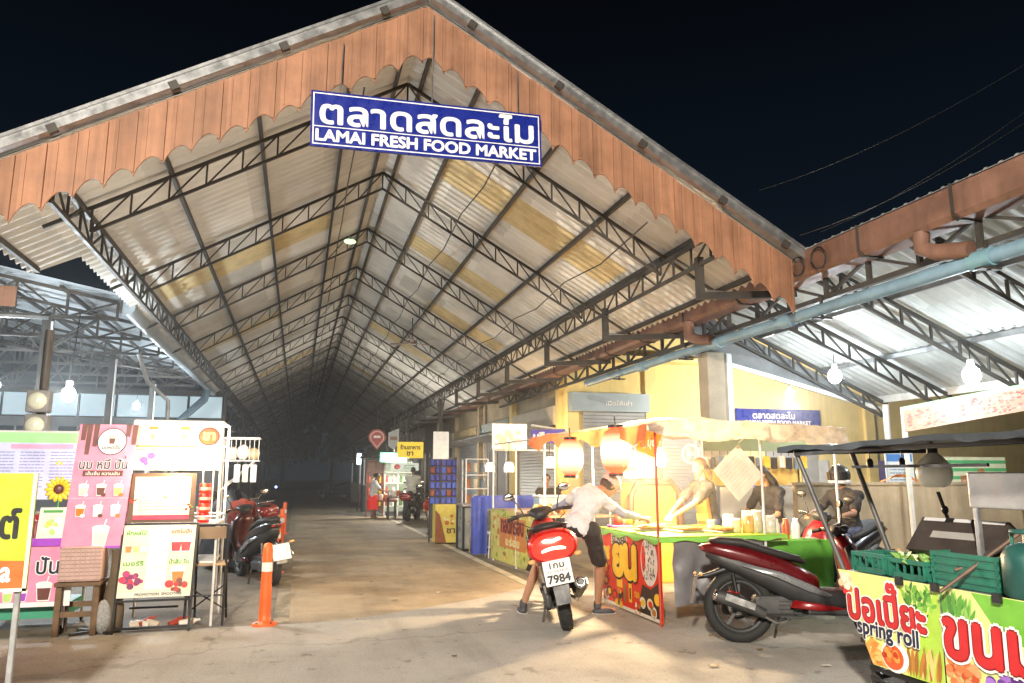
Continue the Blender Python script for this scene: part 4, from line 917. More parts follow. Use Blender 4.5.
# hanging card
P = Panel((4.36, 7.5, 1.60), (.34, 0, .3), (-.3, 0, .34)); s = thing('hanging_card', 'white square card hanging askew from the canopy beside the white pole', 'card', (4.5, 7.5, 1.4)); P.O = V((4.62, 7.45, 1.22)); P.slab(.42, .44, .006, OFFW); P.lines(.06, .36, .28, 8, .04, pc('#dcd2b8'), 1, .012, 3); P.build('card', s)
b = MB(); b.tube([(4.66, 7.46, 1.85), (4.72, 7.3, 1.95)], .006, GALV, 5); b.build('string', s, True)
# lanterns
def lantern(p, r, h, lab):
    s = thing('paper_lantern', lab, 'lantern', p, 0, 'glowing red paper lanterns at the stall corner')
    LM = mat('lantern_paper', (.8, .1, .05), .7, 0, .1, 20)
    if 'lantern_setup' not in MC:
        MC['lantern_setup'] = LM; tt = LM.node_tree; N = tt.nodes; bs = N['Principled BSDF']
        lw = N.new('ShaderNodeTexCoord'); sx = N.new('ShaderNodeSeparateXYZ'); tt.links.new(lw.outputs['Object'], sx.inputs[0])
        ab = N.new('ShaderNodeMath'); ab.operation = 'ABSOLUTE'; tt.links.new(sx.outputs['Z'], ab.inputs[0])
        rp = N.new('ShaderNodeValToRGB'); tt.links.new(ab.outputs[0], rp.inputs[0])
        rp.color_ramp.elements[0].color = (1, .52, .3, 1); rp.color_ramp.elements[0].position = .03; rp.color_ramp.elements[1].color = (1, .045, .012, 1); rp.color_ramp.elements[1].position = .19  # hot pale middle of the lantern painted into the emission, red at the ends
        tt.links.new(rp.outputs[0], bs.inputs['Emission Color']); bs.inputs['Emission Strength'].default_value = 4.2
    pr = []
    for i in range(25):
        a = -1+2*i/24; pr.append((r*(max(.02, 1-abs(a)**2.6))**.5*(1-.035*(i % 2))+.03*(abs(a) > .95), a*h/2))
    b = MB(); b.lathe(pr, (0, 0, 0), LM, 28); b.build('shade', s)
    b = MB(); b.lathe([(r*.5, 0), (r*.5, .03)], (0, 0, h/2-.01), BLACK, 20); b.tube([(0, 0, h/2), (0, .03, h/2+.12)], .006, BLACK, 5); b.build('top_ring', s); b = MB(); b.lathe([(r*.5, 0), (r*.5, .03)], (0, 0, -h/2-.02), BLACK, 20); b.build('bottom_ring', s)
    return s
lantern((2.87, 7.95, 1.69), .145, .40, 'smaller glowing red paper lantern at the left end of the canopy')
lantern((3.39, 7.9, 1.77), .175, .52, 'larger glowing red paper lantern next to the red pole')
def bulb(p, r, lab, m=WARMB, up=.25, grp=None):
    s = thing('light_bulb', lab, 'bulb', p, 0, grp); b = MB(); b.ell((0, 0, 0), (r, r, r*1.15), m, None, 16, 10); b.build('glass', s); b = MB(); b.lathe([(r*.5, 0), (r*.4, r)], (0, 0, r*.95), W_, 12); b.tube([(0, 0, r*1.8), (0, 0, r*1.8+up)], .007, BLACK, 5); b.build('socket', s)
bulb((3.80, 8.35, 1.67), .06, 'glowing warm bulb just right of the larger lantern', up=.3)
bulb((4.25, 8.55, 1.68), .075, 'large glowing warm bulb above the counter near the vendor', up=.3)
t = thing('tube_lamp', 'short glowing white lamp bar low under the canopy behind the red pole', 'lamp', (4.3, 9.4, 1.5))
b = MB(); b.ell((4.2, 9.2, 1.5), (.17, .05, .035), WARMB); b.build('lamp', t, True); b = MB(); b.tube([(4.2, 9.2, 1.53), (4.2, 9.2, 2.1)], .006, BLACK, 5); b.build('cord', t, True)
# food on the counter
for i, (x, y) in enumerate(((3.85, 8.05), (4.15, 7.75), (4.5, 7.6), (4.1, 8.35))):
    t = thing('food_tray', ['tray of golden grilled skewers nearest the customer', 'tray of grilled skewers at the front of the lime counter', 'tray of grilled skewers beside the condiment jars', 'tray of grilled skewers in front of the vendor'][i], 'tray', (x, y, .885), .2*i, 'food trays on the lime counter')
    b = MB(); b.bev((0, 0, .012), (.34, .24, .018), ALU, .006); b.build('tray', t); q = random.Random(i)
    for j in range(7):
        b = MB(); yy = -.1+j*.032; b.tube([(-.15+q.uniform(0, .02), yy, .035), (-.05, yy+.004, .042), (.07, yy-.004, .04), (.13, yy, .034)], [.008, .017, .018, .009], mat('grilled%d' % (j % 3), ((.55, .25, .06), (.42, .17, .04), (.62, .33, .09))[j % 3], .4, 0, .4, 40), 8); b.tube([(.1, yy, .035), (.22, yy+.01, .05)], .003, WOODL, 5); b.build('skewer', t)
for i, (x, y, h, c) in enumerate(((4.72, 7.45, .2, '#d8a860'), (4.86, 7.5, .24, '#c9c0a0'), (4.62, 7.55, .14, '#e8d8a0'), (4.97, 7.42, .18, '#d8d0c0'), (4.9, 7.75, .22, '#e0b070'), (4.75, 7.9, .17, '#f0e8d8'))):
    t = thing('condiment_jar', 'clear lidded condiment jar at the right end of the lime counter', 'jar', (x, y, .885), 0, 'condiment jars on the lime counter'); b = MB(); b.lathe([(.055, 0), (.062, .01), (.062, h*.85), (.05, h*.9)], (0, 0, 0), mat('jar_'+c[1:], c, .2, 0, .2, 20, coat=.6), 16); b.build('jar', t); b = MB(); b.lathe([(.056, 0), (.056, .02)], (0, 0, h*.9), W_, 16); b.build('lid', t)
t = thing('paper_cup', 'white paper cup on the lime counter in front of the vendor', 'cup', (4.55, 7.95, .885)); b = MB(); b.lathe([(.03, 0), (.042, .11), (.044, .112)], (0, 0, 0), W_, 16); b.build('cup', t)
b = MB(); b.bev((3.72, 8.62, .90), (.26, .16, .03), PUR, .01); tag(b.build('purple_tray'), 'small purple tray at the left end of the lime counter', 'tray')
for i in range(5):
    b = MB(); q = random.Random(i); b.ell((3.7+.06*i, 8.6, .97+.03*(i % 2)), (.07, .06, .075), [REDP, pc('#e8d0a8'), pc('#e8902c')][i % 3], None, 10, 7); tag(b.build('snack_pack'), 'colourful snack pack heaped behind the purple tray', 'snack pack', 'snack packs behind the purple tray')
# things behind the vendor
t = thing('yellow_cabinet', 'yellow cabinet with a rounded black frame behind the bright counter', 'cabinet', (4.9, 10.3, 0)); b = MB(); b.bev((4.9, 10.3, .7), (.7, .4, 1.4), mat('cab_yellow', (.75, .5, .1), .5, 0, .1), .03); b.build('body', t, True)
b = MB(); b.tube([(4.52, 10.05, .2), (4.52, 10.05, 1.2), (4.62, 10.05, 1.4), (5.15, 10.05, 1.4), (5.28, 10.05, 1.25), (5.28, 10.05, .2)], .05, mat('brown_rim', (.12, .07, .04), .5), 10); b.build('rim', t, True)
t = thing('wall_fan', 'small wall fan above the vendor', 'fan', (5.45, 10.1, 1.85)); b = MB(); b.torus((5.45, 10.0, 1.8), .13, .012, W_); b.lathe([(.03, 0), (.03, .08)], (5.45, 10.0, 1.8), W_, 12, (0, 1, 0))
for i in range(3): a = i*2.1; b.ell((5.45+.06*math.cos(a), 10.0, 1.8+.06*math.sin(a)), (.05, .006, .03), LG, Euler((0, -a, 0)).to_matrix(), 10, 5)
b.build('fan_head', t, True)
t = thing('green_table', 'folding table under a plain green cloth behind the sport scooter', 'table', (5.3, 7.85, 0)); b = MB(); b.bev((5.3, 7.85, .76), (.9, .7, .03), WOODL, .006); b.build('table_top', t, True)
b = MB(); GC = mat('green_cloth', (.13, .42, .05), .75, 0, .15, 5, bump=.3, bs=14); b.grid(lambda u, v: (4.83+.95*u, 7.48-.01-.015*math.sin(u*24)*v, .785-.62*v), 50, 6, GC); b.bev((5.3, 7.85, .783), (.94, .74, .012), GC, .004); b.build('cloth', t, True)
for sx in (-.4, .4):
    for sy in (-.3, .3): b = MB(); b.bar((5.3+sx, 7.85+sy, 0), (5.3+sx, 7.85+sy, .75), .03, STEEL); b.build('leg', t, True)
for i in range(5):
    b = MB(); b.lathe([(.04, 0), (.045, .15), (.03, .19), (.03, .22)], (4.98+.13*i, 7.72, .79), [W_, pc('#3a4a8a'), OFFW, pc('#c05a30'), W_][i], 12); tag(b.build('sauce_bottle'), 'sauce bottle standing on the plain green cloth', 'bottle', 'sauce bottles on the green table')
# awning strip with small goods hung behind the women
t = thing('goods_rail', 'olive awning strip with small goods hanging behind the black haired woman', 'rail', (6.5, 10.6, 1.7)); b = MB(); b.grid(lambda u, v: (5.9+1.9*u, 10.6-.2*v, 2.06-.2*v), 20, 3, mat('olive_awning', (.14, .15, .05), .7, 0, .2, 6)); b.build('awning', t, True); q = random.Random(6)
for i in range(14): b = MB(); b.box((5.95+i*.135, 10.5, 1.72-q.random()*.05), (.09, .04, .18), [OFFW, K_, pc('#6a7a8a'), YB, DK][i % 5]); b.bar((5.95+i*.135, 10.5, 1.8), (5.95+i*.135, 10.5, 1.9), .008, BLACK); b.build('hanging_pack', t, True)
b = MB(); b.bar((5.9, 10.65, 0), (5.9, 10.65, 2.05), .03, WHITEM); b.bar((7.8, 10.65, 0), (7.8, 10.65, 2.05), .03, WHITEM); b.bar((5.9, 10.5, 1.9), (7.8, 10.5, 1.9), .02, WHITEM); b.bar((5.9, 10.62, 1.9), (5.9, 10.5, 1.9), .02, WHITEM); b.build('frame', t, True)
b = MB(); b.box((6.9, 10.8, 1.55), (1.9, .03, .42), mat('yellow_panel', (.75, .5, .12), .5)); b.bar((6, 10.8, 0), (6, 10.8, 1.7), .03, WHITEM); b.bar((7.8, 10.8, 0), (7.8, 10.8, 1.7), .03, WHITEM); tag(b.build('yellow_screen'), 'plain yellow screen fixed between posts behind the hanging goods', 'screen')

# ---------------------------------------------------------------- snack stall further in
t = thing('snack_stall', 'snack stall with a yellow green printed front and blue tarpaulin on its counter', 'food stall', (4, 12.3, 0))
P = Panel((3.4, 13.7, .04), (.15, -2.8, 0), (0, 0, 1)); P.slab(2.8, .86, .012, pc('#d9cf6a')); q = random.Random(8)
for i in range(150):
    x = q.uniform(.02, 2.7); y = q.uniform(.04, .84); P.poly([(x, y), (x+q.uniform(.05, .13), y+q.uniform(-.03, .03)), (x+.08, y+q.uniform(.04, .1)), (x-.02, y+.05)], q.choice([pc('#e8dc7c'), pc('#b8c850'), pc('#e0a040'), pc('#f0e0a0'), pc('#c8782c'), pc('#8aa83c')]), 1+(i % 6)*.2)
P.rect(.55, .25, 1.9, .75, pc('#d88840'), 3); P.text('ทอดกรอบ', .65, .5, 1.15, .2, pc('#7a2010'), 4, off=.05); P.text('อร่อย', .9, .3, .7, .14, pc('#f4e09a'), 4, off=.05)
P.poly([(1.9, 0), (2.8, 0), (2.8, .3), (2.35, .42)], DK, 3); P.text('ขนม', 2.25, .08, .4, .16, W_, 4, off=.06); P.poly([(2.62, 0), (2.8, 0), (2.8, .86), (2.72, .86)], OFFW, 5); P.build('printed_front', t)
b = MB(); b.box((4.05, 12.3, .89), (1.15, 2.8, .03), mat('counter_tan', (.45, .3, .2), .5)); b.build('counter', t, True)
BT = mat('blue_tarp', (.035, .07, .42), .5, 0, .2, 4, bump=.4, bs=10)
b = MB(); b.grid(lambda u, v: (3.1+1.95*u, 13.78+.02*math.sin(u*15), 1.13-.24*v), 30, 6, BT); b.grid(lambda u, v: (3.05+.3*u, 13.76+.02*math.sin(u*9), 1.1-1.0*v), 10, 20, BT); b.build('tarpaulin', t, True)
for x, y in ((3.42, 13.6), (3.55, 11.0), (4.6, 13.6), (4.6, 11.0), (3.48, 12.3)): b = MB(); b.tube([(x, y, 0), (x, y, 2.05)], .016, WHITEM, 8); b.build('pole', t, True)
b = MB(); b.tube([(3.42, 13.6, 2.05), (3.55, 11, 2.05)], .014, WHITEM, 8); b.tube([(3.42, 13.6, 1.95), (4.6, 13.6, 1.95)], .014, WHITEM, 8); b.build('rail', t, True)
P = Panel(tuple(at(492, 449, 13.5)), (1, 0, 0), (0, 0, 1)); s = thing('hanging_banner', 'pale white and pink banner hung above the snack stall', 'banner', P.O); P.slab(.66, .46, .006, pc('#f2ece6')); fruit(P, .33, .2, .22, [pc('#f3b8b0'), pc('#c8e0b8'), W_, pc('#f0d0a0')], 20, 1, 33); P.build('banner', s)
P = Panel(tuple(at(531, 444, 16)), (1, 0, .05), (0, 0, 1)); s = thing('violet_banner', 'violet shop banner with white letters behind the snack stall', 'banner', P.O); P.slab(.8, .3, .01, pc('#5a48b8')); P.text('บริการ', .06, .06, .65, .18, W_, 1, off=.05); P.build('banner', s)
for i, (px, py, Y, r) in enumerate(((509, 467, 12.6, .085), (490, 467, 14.5, .09), (550, 462, 11.5, .09))):
    p = at(px, py, Y); s = thing('hanging_lamp', ['white pendant lamp in the middle of the snack stall', 'white pendant lamp at the far end of the snack stall', 'white pendant lamp close to the left lantern'][i], 'lamp', p); b = MB(); b.lathe([(r, -r), (r*1.05, 0), (r*.8, r*.8), (r*.3, r)], (0, 0, 0), mat('pendant', (.85, .82, .75), .4, 0, .1, em=1.6, emc=(1, .85, .65)), 16); b.build('shade', s); b = MB(); b.tube([(0, 0, r), (0, 0, 2.05-p.z)], .008, BLACK, 5); b.build('cord', s)
t = thing('ice_box', 'pale blue plastic box on the snack counter beside the seated woman', 'box', (4.1, 12.6, .9)); b = MB(); b.bev((4.2, 12.6, 1.02), (.55, .35, .22), mat('pale_blue', (.45, .6, .68), .4), .02); b.build('body', t, True); b = MB(); b.bev((4.2, 12.6, 1.145), (.58, .38, .03), W_, .01); b.build('lid', t, True)
for i in range(8):
    p = V((3.62+.12*(i % 4), 11.4+.25*(i//4), .905)); b = MB(); b.ell(p+V((0, 0, .07)), (.06, .06, .08), [pc('#d8903c'), pc('#e8d090'), OFFW][i % 3], None, 10, 7); tag(b.build('snack_bag'), 'filled snack bag on the snack stall counter', 'bag', 'snack bags on the snack counter')
# utensil and table group
t = thing('work_table', 'grey metal work table beside the white stools past the snack stall', 'table', (3.6, 15.6, 0)); b = MB(); b.bev((3.65, 15.6, .9), (.9, .7, .04), ALU, .01); b.build('table_top', t, True); b = MB(); b.box((3.65, 15.6, .45), (.8, .6, .8), mat('glass_grey', (.33, .35, .33), .3, 0, .3, 5)); b.build('cabinet', t, True)
for sx in (-.42, .42):
    for sy in (-.32, .32): b = MB(); b.bar((3.65+sx, 15.6+sy, 0), (3.65+sx, 15.6+sy, .88), .04, BLACK); b.build('leg', t, True)
def stool(x, y, h, m, lab):
    t = thing('stool', lab, 'stool', (x, y, 0), 0, 'stools by the work table'); b = MB(); b.lathe([(.17, 0), (.18, .02), (.16, .04)], (0, 0, h-.04), m, 18); b.build('seat', t)
    for a in range(4): c, s = math.cos(a*pi/2+.8), math.sin(a*pi/2+.8); b = MB(); b.tube([(.13*c, .13*s, h-.03), (.17*c, .17*s, 0)], .013, m, 8); b.build('leg', t)
    b = MB(); b.torus((0, 0, h*.4), .15, .009, m, (0, 0, 1), 20, 6); b.build('ring', t)
stool(3.42, 14.9, .62, WOODL, 'taller wooden topped stool touching the work table'); stool(3.55, 14.1, .47, WHITEM, 'lower white metal stool standing in front of the work table')
t = thing('packet_shelf', 'display shelf hung with rows of blue snack packets beside the lane', 'shelf', (3.2, 17.2, 0))
b = MB(); b.box((3.2, 17.5, 1.0), (.62, .04, 1.8), mat('shelf_back', (.12, .11, .12), .5));
for x in (2.9, 3.5): b.bar((x, 17.45, 0), (x, 17.45, 1.9), .03, STEEL)
b.build('frame', t, True)
for r in range(6):
    for c in range(5): b = MB(); b.bev((2.95+c*.125, 17.38, 1.78-r*.17), (.105, .04, .14), [pc('#2c3a9a'), pc('#3a58c0'), pc('#8a4030')][(r*2+c) % 3 if r in (1, 4) else r % 2], .012); b.build('packet', t, True)
P = Panel((2.95, 16.95, .04), (1, 0, 0), (0, 0, 1)); s = thing('printed_counter', 'small counter with a yellow and brown printed front below the blue packets', 'counter', (3.2, 17.1, 0)); P.slab(.5, .82, .35, pc('#e6cf62')); P.poly([(0, 0), (.25, 0), (.1, .6), (0, .7)], pc('#9a5a38'), 1); fruit(P, .3, .5, .14, [pc('#c87830'), pc('#f0e090')], 10, 1, 21); P.text('ชา', .26, .2, .18, .1, BRN, 2, off=.03); P.build('body', s)
t = thing('glass_display', 'narrow glass display case with white frame beside the blue packet shelf', 'display case', (3.85, 17, 0)); b = MB()
for x in (3.6, 4.1):
    for y in (16.8, 17.2): b.bar((x, y, .85), (x, y, 1.85), .03, WHITEM)
for z in (.85, 1.2, 1.5, 1.85): b.box((3.85, 17, z), (.52, .42, .02), WHITEM)
b.build('frame', t, True); b = MB(); b.box((3.85, 17, .42), (.5, .4, .84), mat('case_base', (.4, .4, .38), .5)); b.build('base', t, True)
for i in range(9): b = MB(); p = V((3.68+.16*(i % 3), 16.95, .87+.35*(i//3))); b.lathe([(.05, 0), (.055, .18), (.03, .2)], p, [pc('#b06a40'), pc('#d0c8b0'), pc('#5a6a7a')][i % 3], 10); tag(b.build('goods_jar'), 'jar on the glass display case shelves', 'jar', 'jars in the glass display case')
P = Panel(tuple(at(433, 459, 17.3)), (1, 0, .0), (0, 0, 1)); s = thing('blank_board', 'blank white board standing high above the blue packet shelf', 'board', P.O); P.slab(.36, .62, .02, W_); b = P.build('board', s); b = MB(); b.bar(P.p(.18, -1.9), P.p(.18, .6), .03, STEEL); P2 = b.build('pole', s, True)
P2.location.y += .03
# far group around the glass cabinets
for i, (px, py0, py1, Y, w, m, lab) in enumerate(((366, 505, 460, 29, .62, '#6a3a2c', 'reddish brown glass cabinet left of the hanging green sign stall'), (384, 505, 458, 29, 1.0, '#c8ccc0', 'white framed glass cabinet lit from inside under the green sign'))):
    p = at(px, 505, Y); s = thing('glass_cabinet', lab, 'cabinet', (p.x+w/2, Y, 0)); b = MB(); z0 = .35
    for x in (p.x, p.x+w/2, p.x+w): b.bar((x, Y, 0), (x, Y, 2.0), .05, pc(m))
    for z in (z0, .8, 1.2, 1.6, 2.0): b.box((p.x+w/2, Y+.2, z), (w, .45, .03), pc(m))
    b.build('frame', s, True); b = MB(); b.box((p.x+w/2, Y+.42, 1.1), (w-.02, .02, 1.9), mat('cab_back%d' % i, ((.3, .12, .08), (.6, .62, .5))[i], .6, 0, .2, em=.25 if i else .05, emc=(.9, 1, .8))); b.build('back', s, True)
    for j in range(12): b = MB(); x = p.x+.1+(w-.2)*(j % 4)/3; b.lathe([(.05, 0), (.055, .2), (.02, .26)], (x, Y+.2, [z0, .8, 1.2][j//4]+.016), [pc('#a04838'), OFFW, pc('#5a7a4a'), YB][j % 4], 8); b.build('bottle', s, True)
P = Panel(tuple(at(380, 462, 28)), (1, 0, -.02), (0, 0, 1)); s = thing('lit_sign', 'bright green lit sign with pale lettering above the glass cabinets', 'sign', P.O); P.slab(.95, .34, .05, mat('green_lit', (.1, .6, .25), .4, em=.7, emc=(.1, .75, .25))); P.text('ร้านยา', .15, .08, .6, .2, W_, 1, off=.04); P.build('board', s); b = MB(); b.bar(P.p(.5, .3), P.p(.5, 1.6), .02, STEEL); b.build('hanger', s, True)
P = Panel(tuple(at(391, 470.5, 27.5)), (1, 0, 0), (0, 0, 1)); s = thing('oval_sign', 'small pale rounded sign with a red heart under the green sign', 'sign', P.O); P.slab(.98, .26, .04, mat('pale_lit', (.7, .8, .7), .4, em=.4, emc=(.8, .95, .8))); P.ell(.22, .13, .12, .09, RED, 1); P.lines(.45, .17, .4, 3, .06, GRN, 1, .02, 2); P.build('board', s)
P = Panel(tuple(at(397, 458, 24)), (1, 0, 0), (0, 0, 1)); s = thing('yellow_sign', 'yellow shop sign with two lines of dark Thai letters hanging over the lane', 'sign', P.O); P.slab(.82, .5, .04, mat('yellow_lit', (.8, .6, .05), .4, em=.45, emc=(1, .75, .05))); P.text('ร้านอาหาร', .1, .27, .62, .15, K_, 1, off=.03); P.text('ชา', .3, .08, .2, .12, K_, 1, off=.03); P.build('board', s); b = MB(); b.bar(P.p(.15, .5), P.p(.15, 1.6), .02, STEEL); b.bar(P.p(.65, .5), P.p(.65, 1.6), .02, STEEL); b.build('hanger', s, True)
p = at(377, 440, 27); s = thing('pin_sign', 'red pin shaped sign with a pale ring hanging above the lane', 'sign', p); P = Panel(p+V((-.3, 0, -.35)), (1, 0, 0), (0, 0, 1)); pts = [(.3, 0)]+[(.3+.3*math.cos(a*pi/10), .45+.28*math.sin(a*pi/10)) for a in range(-3, 14)]
P.poly(pts, pc('#a8443c'), 0); P.poly([(.3+(x-.3)*.82, .4+(y-.4)*.82) for x, y in pts], pc('#e8c8c0'), 1); P.poly([(.3+(x-.3)*.7, .4+(y-.4)*.7) for x, y in pts], pc('#b03a34'), 2); P.rect(.18, .42, .42, .5, W_, 3); P.build('plate', s); b = MB(); b.bar(P.p(.3, .7), P.p(.3, 1.6), .02, STEEL); b.build('hanger', s, True)
p = at(388, 449, 26); P = Panel(p, (1, 0, 0), (0, 0, 1)); s = thing('shield_sign', 'pale grey shield shaped sign hanging between the red pin and yellow sign', 'sign', p); P.poly([(0, .1), (.15, 0), (.36, .15), (.36, .7), (0, .55)], pc('#b8bcc0'), 0); P.rect(.06, .3, .3, .42, pc('#8a6a60'), 1); P.build('plate', s); b = MB(); b.bar(P.p(.2, .6), P.p(.2, 1.5), .02, STEEL); b.build('hanger', s, True)
for i, (px, Y, h, c) in enumerate(((398, 27, .75, '#7a5a3c'), (385, 27.6, .6, '#8a3a2c'))):
    p = at(px, 510, Y); s = thing('low_table', ['low brown table in front of the glass cabinets', 'low red table left of the brown one by the cabinets'][i], 'table', (p.x, Y, 0)); b = MB(); b.bev((p.x, Y, h), (.8, .5, .05), pc(c), .01); b.build('table_top', s, True)
    for sx in (-.35, .35):
        for sy in (-.2, .2): b = MB(); b.bar((p.x+sx, Y+sy, 0), (p.x+sx, Y+sy, h), .04, STEEL); b.build('leg', s, True)
    for j in range(5): b = MB(); b.lathe([(.06, 0), (.08, .16), (.05, .2)], (p.x-.3+.15*j, Y, h+.026), [ALU, OFFW, pc('#b0562c'), ALU, W_][j], 10); tag(b.build('cooking_pot'), ['metal pot or bowl on the low brown table', 'pot or bowl on the low red table'][i], 'pot', ['pots on the low brown table', 'pots on the low red table'][i])
t = thing('orange_basket', 'orange plastic basket on the back of the small orange scooter', 'basket', (3.3, 18.6, .98)); b = MB(); b.lathe([(.12, 0), (.17, .2), (.18, .2), (.13, .015)], (3.28, 18.75, .99), mat('basket_orange', (.8, .15, .03), .5), 12); b.build('basket', t, True)
# stalls at the dark end
for i, (px, Y, c) in enumerate(((352, 44, '#3a2c28'), (360, 37, '#5a3228'), (364, 33, '#3a5060'))):
    p = at(px, 495, Y); s = thing('closed_stall', ['dark closed stall with a flat roof at the far right end', 'closed brown stall with a flat roof farther down the lane', 'closed blue grey stall with a flat roof near the cabinets'][i], 'market stall', (p.x+.4, Y, 0)); b = MB(); b.bev((p.x+.5, Y, .55), (1.2, .8, 1.1), pc(c), .02); b.build('counter', s, True)
    for sx in (-.05, 1.05): b = MB(); b.bar((p.x+sx, Y-.35, 0), (p.x+sx, Y-.35, 2.2), .06, WHITEM); b.build('post', s, True)
    b = MB(); b.box((p.x+.5, Y-.1, 2.25), (1.5, 1.2, .06), STEEL, rx=.08); b.build('roof', s, True)
t = thing('lamp_box', 'small white fluorescent lamp glowing beside a blue banner down the lane', 'lamp', at(359, 459, 33)); p = at(359, 459, 33); b = MB(); b.box(p, (.16, .1, .45), mat('fluoro', (.8, .9, 1), .4, em=9, emc=(.75, .88, 1))); b.build('tube', t, True); b = MB(); b.bar(p+V((0, .05, -p.z)), p+V((0, .06, .3)), .05, STEEL); b.build('post', t, True)
p = at(276, 487, 60); b = MB(); b.ell(p, (.09, .09, .09), mat('blue_far', (.3, .5, 1), .4, em=6, emc=(.3, .5, 1))); b.bar(p-V((0, 0, p.z)), p, .04, STEEL); tag(b.build('marker_lamp'), 'tiny blue lamp on a short post at the dark end of the lane', 'lamp')
# dark trees beyond the open end
def dark_tree(x, y, h, r, seed, lab):
    s = thing('tree', lab, 'tree', (x, y, 0), 0, 'dark trees beyond the far end of the hall'); b = MB(); TM = mat('bark', (.06, .045, .03), .9, 0, .3, 8)
    b.tube([(0, 0, 0), (.1, 0, h*.3), (0, .1, h*.6)], [.3, .22, .1], TM, 8)
    q = random.Random(seed)
    for i in range(5): a = q.random()*6.3; b.tube([(.05, 0, h*(.3+.06*i)), (r*.5*math.cos(a), r*.5*math.sin(a), h*.65)], [.1, .04], TM, 6)
    b.build('trunk', s); b = MB(); LM = [mat('leaf_dark%d' % k, ((.025, .045, .018), (.04, .06, .02), (.015, .03, .015))[k], .7) for k in range(3)]
    for i in range(700):
        while True:
            d = V((q.uniform(-1, 1), q.uniform(-1, 1), q.uniform(-1, 1)))
            if d.length < 1 and NZ.noise(d*2.3+V((seed, 0, 0))) > -.12: break
        c = V((d.x*r, d.y*r, h*.66+d.z*h*.36)); a = V((q.gauss(0, 1), q.gauss(0, 1), q.gauss(0, 1))).normalized(); e = a.orthogonal().normalized(); w = q.uniform(.2, .5)
        b.add([c-a*w, c+e*w*.5, c+a*w, c-e*w*.5], [(0, 1, 2, 3)], LM[i % 3])
    b.build('crown', s)
for i, (x, y, h, r) in enumerate(((-9, 96, 9, 5), (-2, 101, 8, 5), (4, 98, 9.5, 5), (11, 99, 8.5, 5), (18, 95, 9, 5))): dark_tree(x, y, h, r, i, 'dark leafy tree standing beyond the far end of the hall')
# ---------------------------------------------------------------- spring roll cart
t = thing('spring_roll_cart', 'food cart with printed spring roll banners, black canopy on leaning posts', 'food cart', (4.1, 3.9, 0))
b = MB(); b.box((4.1, 3.75, .83), (.84, 1.85, .035), GALV); b.box((4.1, 3.75, .4), (.74, 1.7, .03), STEEL); b.build('counter', t, True)
for x, y in ((3.75, 4.5), (4.45, 4.5), (3.75, 2.95), (4.45, 2.95)): b = MB(); b.bar((x, y, .12), (x, y, .82), .04, STEEL); b.build('leg', t, True)
for y in (4.2, 3.0):
    b = MB(); b.torus((3.9, y, .2), .17, .03, RUBBER, (1, 0, 0)); b.tube([(3.75, y, .2), (4.45, y, .2)], .014, STEEL, 8)
    for i in range(8): a = i*pi/4; b.tube([(3.9, y, .2), (3.9, y+.16*math.cos(a), .2+.16*math.sin(a))], .005, GALV, 5)
    b.build('wheel', t, True)
b = MB(); b.bar((3.72, 4.5, .25), (3.72, 2.9, .25), .03, BLACK); b.bar((3.72, 4.5, .18), (3.72, 2.9, .18), .02, BLACK); b.bar((3.72, 4.5, .18), (4.45, 4.5, .25), .03, BLACK); b.build('lower_rail', t, True)
OL = W_; SRED = pc('#c0262a')
def wv(x, y): return 0
P = Panel((3.655, 4.70, .29), (0, -1, 0), (.02, 0, 1)); BG = pc('#dfe38a')
P.poly([(.0, .565), (.30, .0), (.88, .0), (.88, .565)], BG, 0)
P.poly([(.86, .565), (.88, .565), (.88, .0), (.6, .0), (.72, .25)], pc('#a8cc4c'), 1); P.poly([(.01, .55), (.12, .55), (.18, .42), (.07, .43)], pc('#f0dcc0'), 1); fruit(P, .1, .47, .07, [pc('#e8c8a0'), pc('#f4e6d0'), RED, FOOD], 10, 1.2, 51)
q = random.Random(5)
for i in range(70): x = .60+q.random()*.22; y = .34+q.random()*.17; P.leaf(x, y, q.uniform(.04, .075), q.uniform(.016, .03), q.uniform(.3, 2.6), q.choice([pc('#4c8a34'), pc('#6aa83c'), pc('#8cc050'), pc('#3a7030')]), 1.2+.1*(i % 26))
for i in range(12): x = .60+.022*i; P.leaf(x, .0, .2, .032, 1.35+q.uniform(-.3, .3), q.choice([pc('#d8a050'), pc('#b87c34'), pc('#e8c078'), pc('#9a6a2c')]), 2+.15*(i % 5))
P.poly([(.29, .02), (.24, .12), (.30, .17), (.42, .12), (.46, .01), (.30, .005)], pc('#e8a050'), 2)
for i in range(14): x = .28+q.random()*.12; y = .03+q.random()*.1; P.leaf(x, y, .08, .035, q.uniform(-.3, .9), q.choice([pc('#f0b868'), pc('#d8883c'), pc('#f4cc88')]), 2.4+.1*(i % 8))
P.ell(.50, .09, .115, .095, W_, 3, 24); P.ell(.485, .085, .09, .075, pc('#d85a2c'), 4, 24); fruit(P, .485, .085, .07, [pc('#e87838'), pc('#b83820'), pc('#f09848')], 16, 5, 61)
for o, m, k in ((.085, W_, 7), (.05, pc('#7a1418'), 8), (.03, SRED, 9)): P.text('ปอเปียะ', .12, .265, .66, .20, m, k, off=o, sl=-.05)
for o, m, k in ((.085, W_, 7.5), (.03, SRED, 9.5)): P.text('๊', .475, .475, .085, .055, m, k, off=o)
for o, m, k in ((.07, W_, 10), (.03, NVY, 11)): P.text('spring roll', .2, .155, .52, .125, m, k, off=o)
P.build('spring_roll_banner', t)
P = Panel((3.655, 3.81, .29), (0, -1, 0), (.02, 0, 1)); P.poly([(.0, .565), (.0, -.1), (1.1, -.1), (1.1, .565)], pc('#cfd88a'), 0); P.poly([(.22, .56), (1.1, .56), (1.1, .3), (.4, .34)], pc('#6fae3c'), 1)
